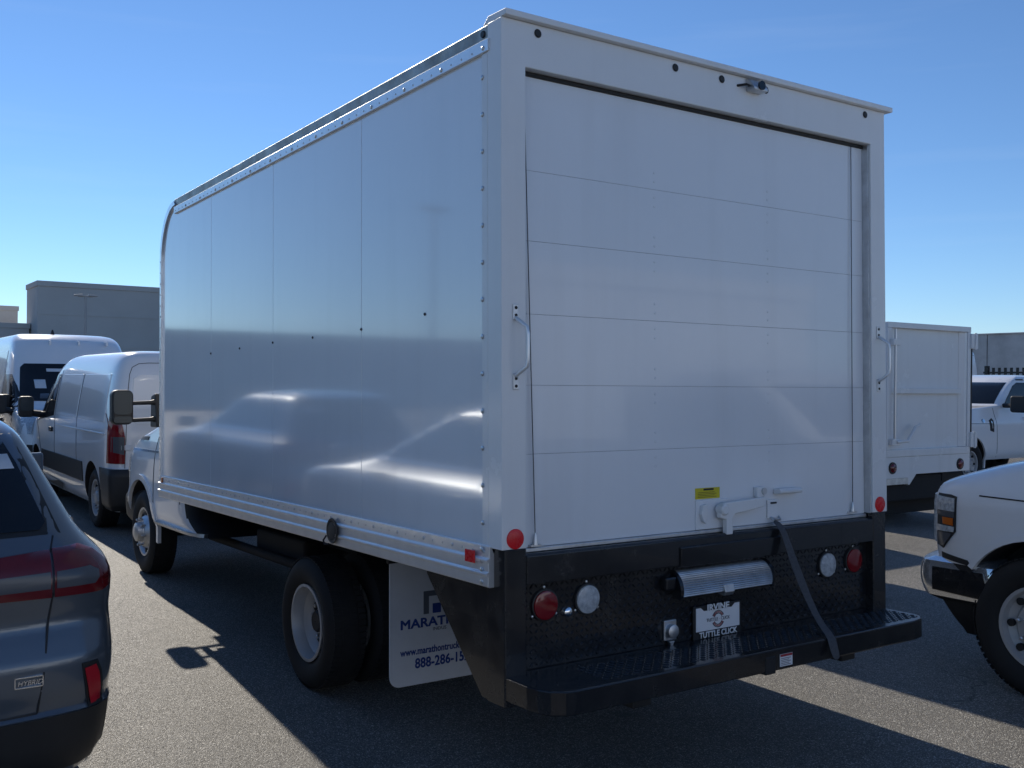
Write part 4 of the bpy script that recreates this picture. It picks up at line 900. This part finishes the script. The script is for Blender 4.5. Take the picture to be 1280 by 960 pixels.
def dump_truck():
    X0, X1, Y = -.90, .90, 0.0
    t = empty('dump_truck', (9.605, 4.5, 0)); zb, zt = .87, 2.55
    # rear door: frame rails with recessed sheet
    MB().box(X0, X1, .05, .06, zb+.02, zt-.02).build('door_sheet', 'frame_white', t, 0)
    for a, b, c, d in ((X0, X1, zt-.07, zt), (X0, X1, zb, zb+.09)): MB().box(a, b, -.02, .05, c, d).build('door_rail', 'frame_white', t, 0, .006)
    MB().box(X0+.09, X1-.19, -.005, .05, 1.66, 1.73).build('door_rail', 'frame_white', t, 0, .006)
    MB().box(X0+.0, X0+.09, -.018, .05, zb+.091, zt-.071).build('door_stile', 'frame_white', t, 0, .006)
    MB().box(X1-.07, X1, -.018, .05, zb+.091, zt-.071).build('door_stile', 'frame_white', t, 0, .006)
    MB().prism([(X1-.19, .048), (X1-.12, .0), (X1-.071, -.005), (X1-.071, .048)], 'z', zb+.092, zt-.072).build('door_stile', 'frame_white', t, 0, .004)
    for z in (1.05, 2.36):
        h = MB().box(X1-.03, X1+.12, -.05, .02, z-.10, z+.10).build('hinge', 'frame_white', t, 0, .01)
        MB().lathe([(-.11, .016), (.11, .016)], 'z', (X1+.05, -.055, z), 12, True).build('hinge_pin', 'frame_white', h, 30)
    MB().box(X1+.003, X1+.03, -.02, .06, zb+.02, zt-.2).build('door_gap_seal', 'black_matte', t, 0)
    MB().tube([(X0+.10, -.06, 1.02), (X0+.10, -.06, 2.46)], .016, 8).build('lock_rod', 'galvanised', t, 40)
    for z in (1.06, 2.30): MB().box(X0+.04, X0+.20, -.075, -.02, z-.04, z+.04).build('rod_bracket', 'frame_white', t, 0, .008)
    MB().tube([(X0+.12, -.075, 1.06), (X0+.34, -.08, 1.07), (X0+.50, -.08, 1.24), (X0+.60, -.08, 1.27)], .022, 8).build('lock_handle', 'frame_white', t, 40)
    # sides, front, floor
    for s in (X0, X1-.06):
        MB().box(s, s+.06, .062, 3.2, zb, zt-.03).build('side_wall', 'frame_white', t, 0, .006)
        for k in range(5): MB().box(s-.03 if s < 0 else s+.061, s-.001 if s < 0 else s+.09, .2+k*.68, .28+k*.68, zb, zt-.06).build('side_stake', 'frame_white', t, 0, .005)
    MB().box(X0, X1, 3.2, 3.26, zb, zt).build('bulkhead', 'frame_white', t, 0, .006)
    MB().box(X0, X1, .06, 3.2, zb, zb+.05).build('bed_floor', 'frame_white', t, 0)
    # rear apron with notched lower edge
    MB().prism([(X0, .60), (X0+.46, .60), (X0+.46, .51), (X0+.49, .51), (X0+.63, .64), (X1+.01, .64), (X1+.01, zb-.002), (X0, zb-.002)], 'y', -.01, .05).build('rear_apron', 'frame_white', t, 0, .005)
    MB().box(X0+.02, X0+.455, -.012, -.0101, .525, .60).build('apron_plate', 'aluminium_dull', t, 0)
    for x in (X0+.13, X1-.22): 
        b = MB().lathe([(0, .075), (-.014, .072)], 'y', (x, -.01, .735), 24, True).build('tail_lamp', 'black_plastic', t, 30)
        MB().lathe([(-.012, .058), (-.024, .05), (-.03, .01)], 'y', (x, -.01, .735), 24, True).build('lens', 'red_lens_dark', b, 50)
    for x in (-.42, .42): MB().box(x-.04, x+.04, .05, 5.6, .52, .78).build('frame_rail', 'underbody', t, 0)
    MB().box(X0+.05, X1-.05, .06, .35, .30, .62).build('rear_crossbeam', 'underbody', t, 0, .02)
    MB().box(-.5, .9, .6, 1.0, .42, .80).build('toolbox', 'underbody', t, 0, .02)
    for sg in (-1, 1):
        wheel(t, (sg*.95, 1.25, .39), sg, .39, .235, .22, 'dual'); wheel(t, (sg*.66, 1.25, .39), sg, .39, .235, .22, 'dual')
        wheel(t, (sg*.93, 4.85, .39), sg, .39, .235, .22, 'steel')
    MB().box(X0, X1, .30, .315, .10, .66).build('mud_guard', 'rubber', t, 0)
    S = Shell([(.5, .92, 3.4, 5.5), (.7, .98, 3.38, 5.66), (1.05, .98, 3.36, 5.68), (1.2, .95, 3.36, 5.6), (1.32, .92, 3.36, 5.2), (1.4, .91, 3.36, 4.8), (1.46, .90, 3.36, 4.65), (1.9, .82, 3.4, 4.2), (2.03, .74, 3.45, 3.95), (2.08, .5, 3.55, 3.8)], n=9, bow_f=.15, bow_r=0)
    S.body('cab', 'paint_white', t, wells=[(4.85, .41)], well_r=.45, depth=.3, N=90)
    S.patch('windshield', 'front', [(-.78, 1.5), (.78, 1.5), (.70, 1.88), (-.70, 1.88)], 'glass_dark', t, .006, .012, .1)
    for s in (-1, 1): S.patch('side_window', 'side', [(3.6, 1.48), (4.4, 1.48), (4.15, 1.84), (3.6, 1.84)], 'glass_dark', t, .006, .012, .1, s)
    return tag(t, 'white landscape dump truck with hinged rear door and two red lamps', 'dump truck')
dump_truck()
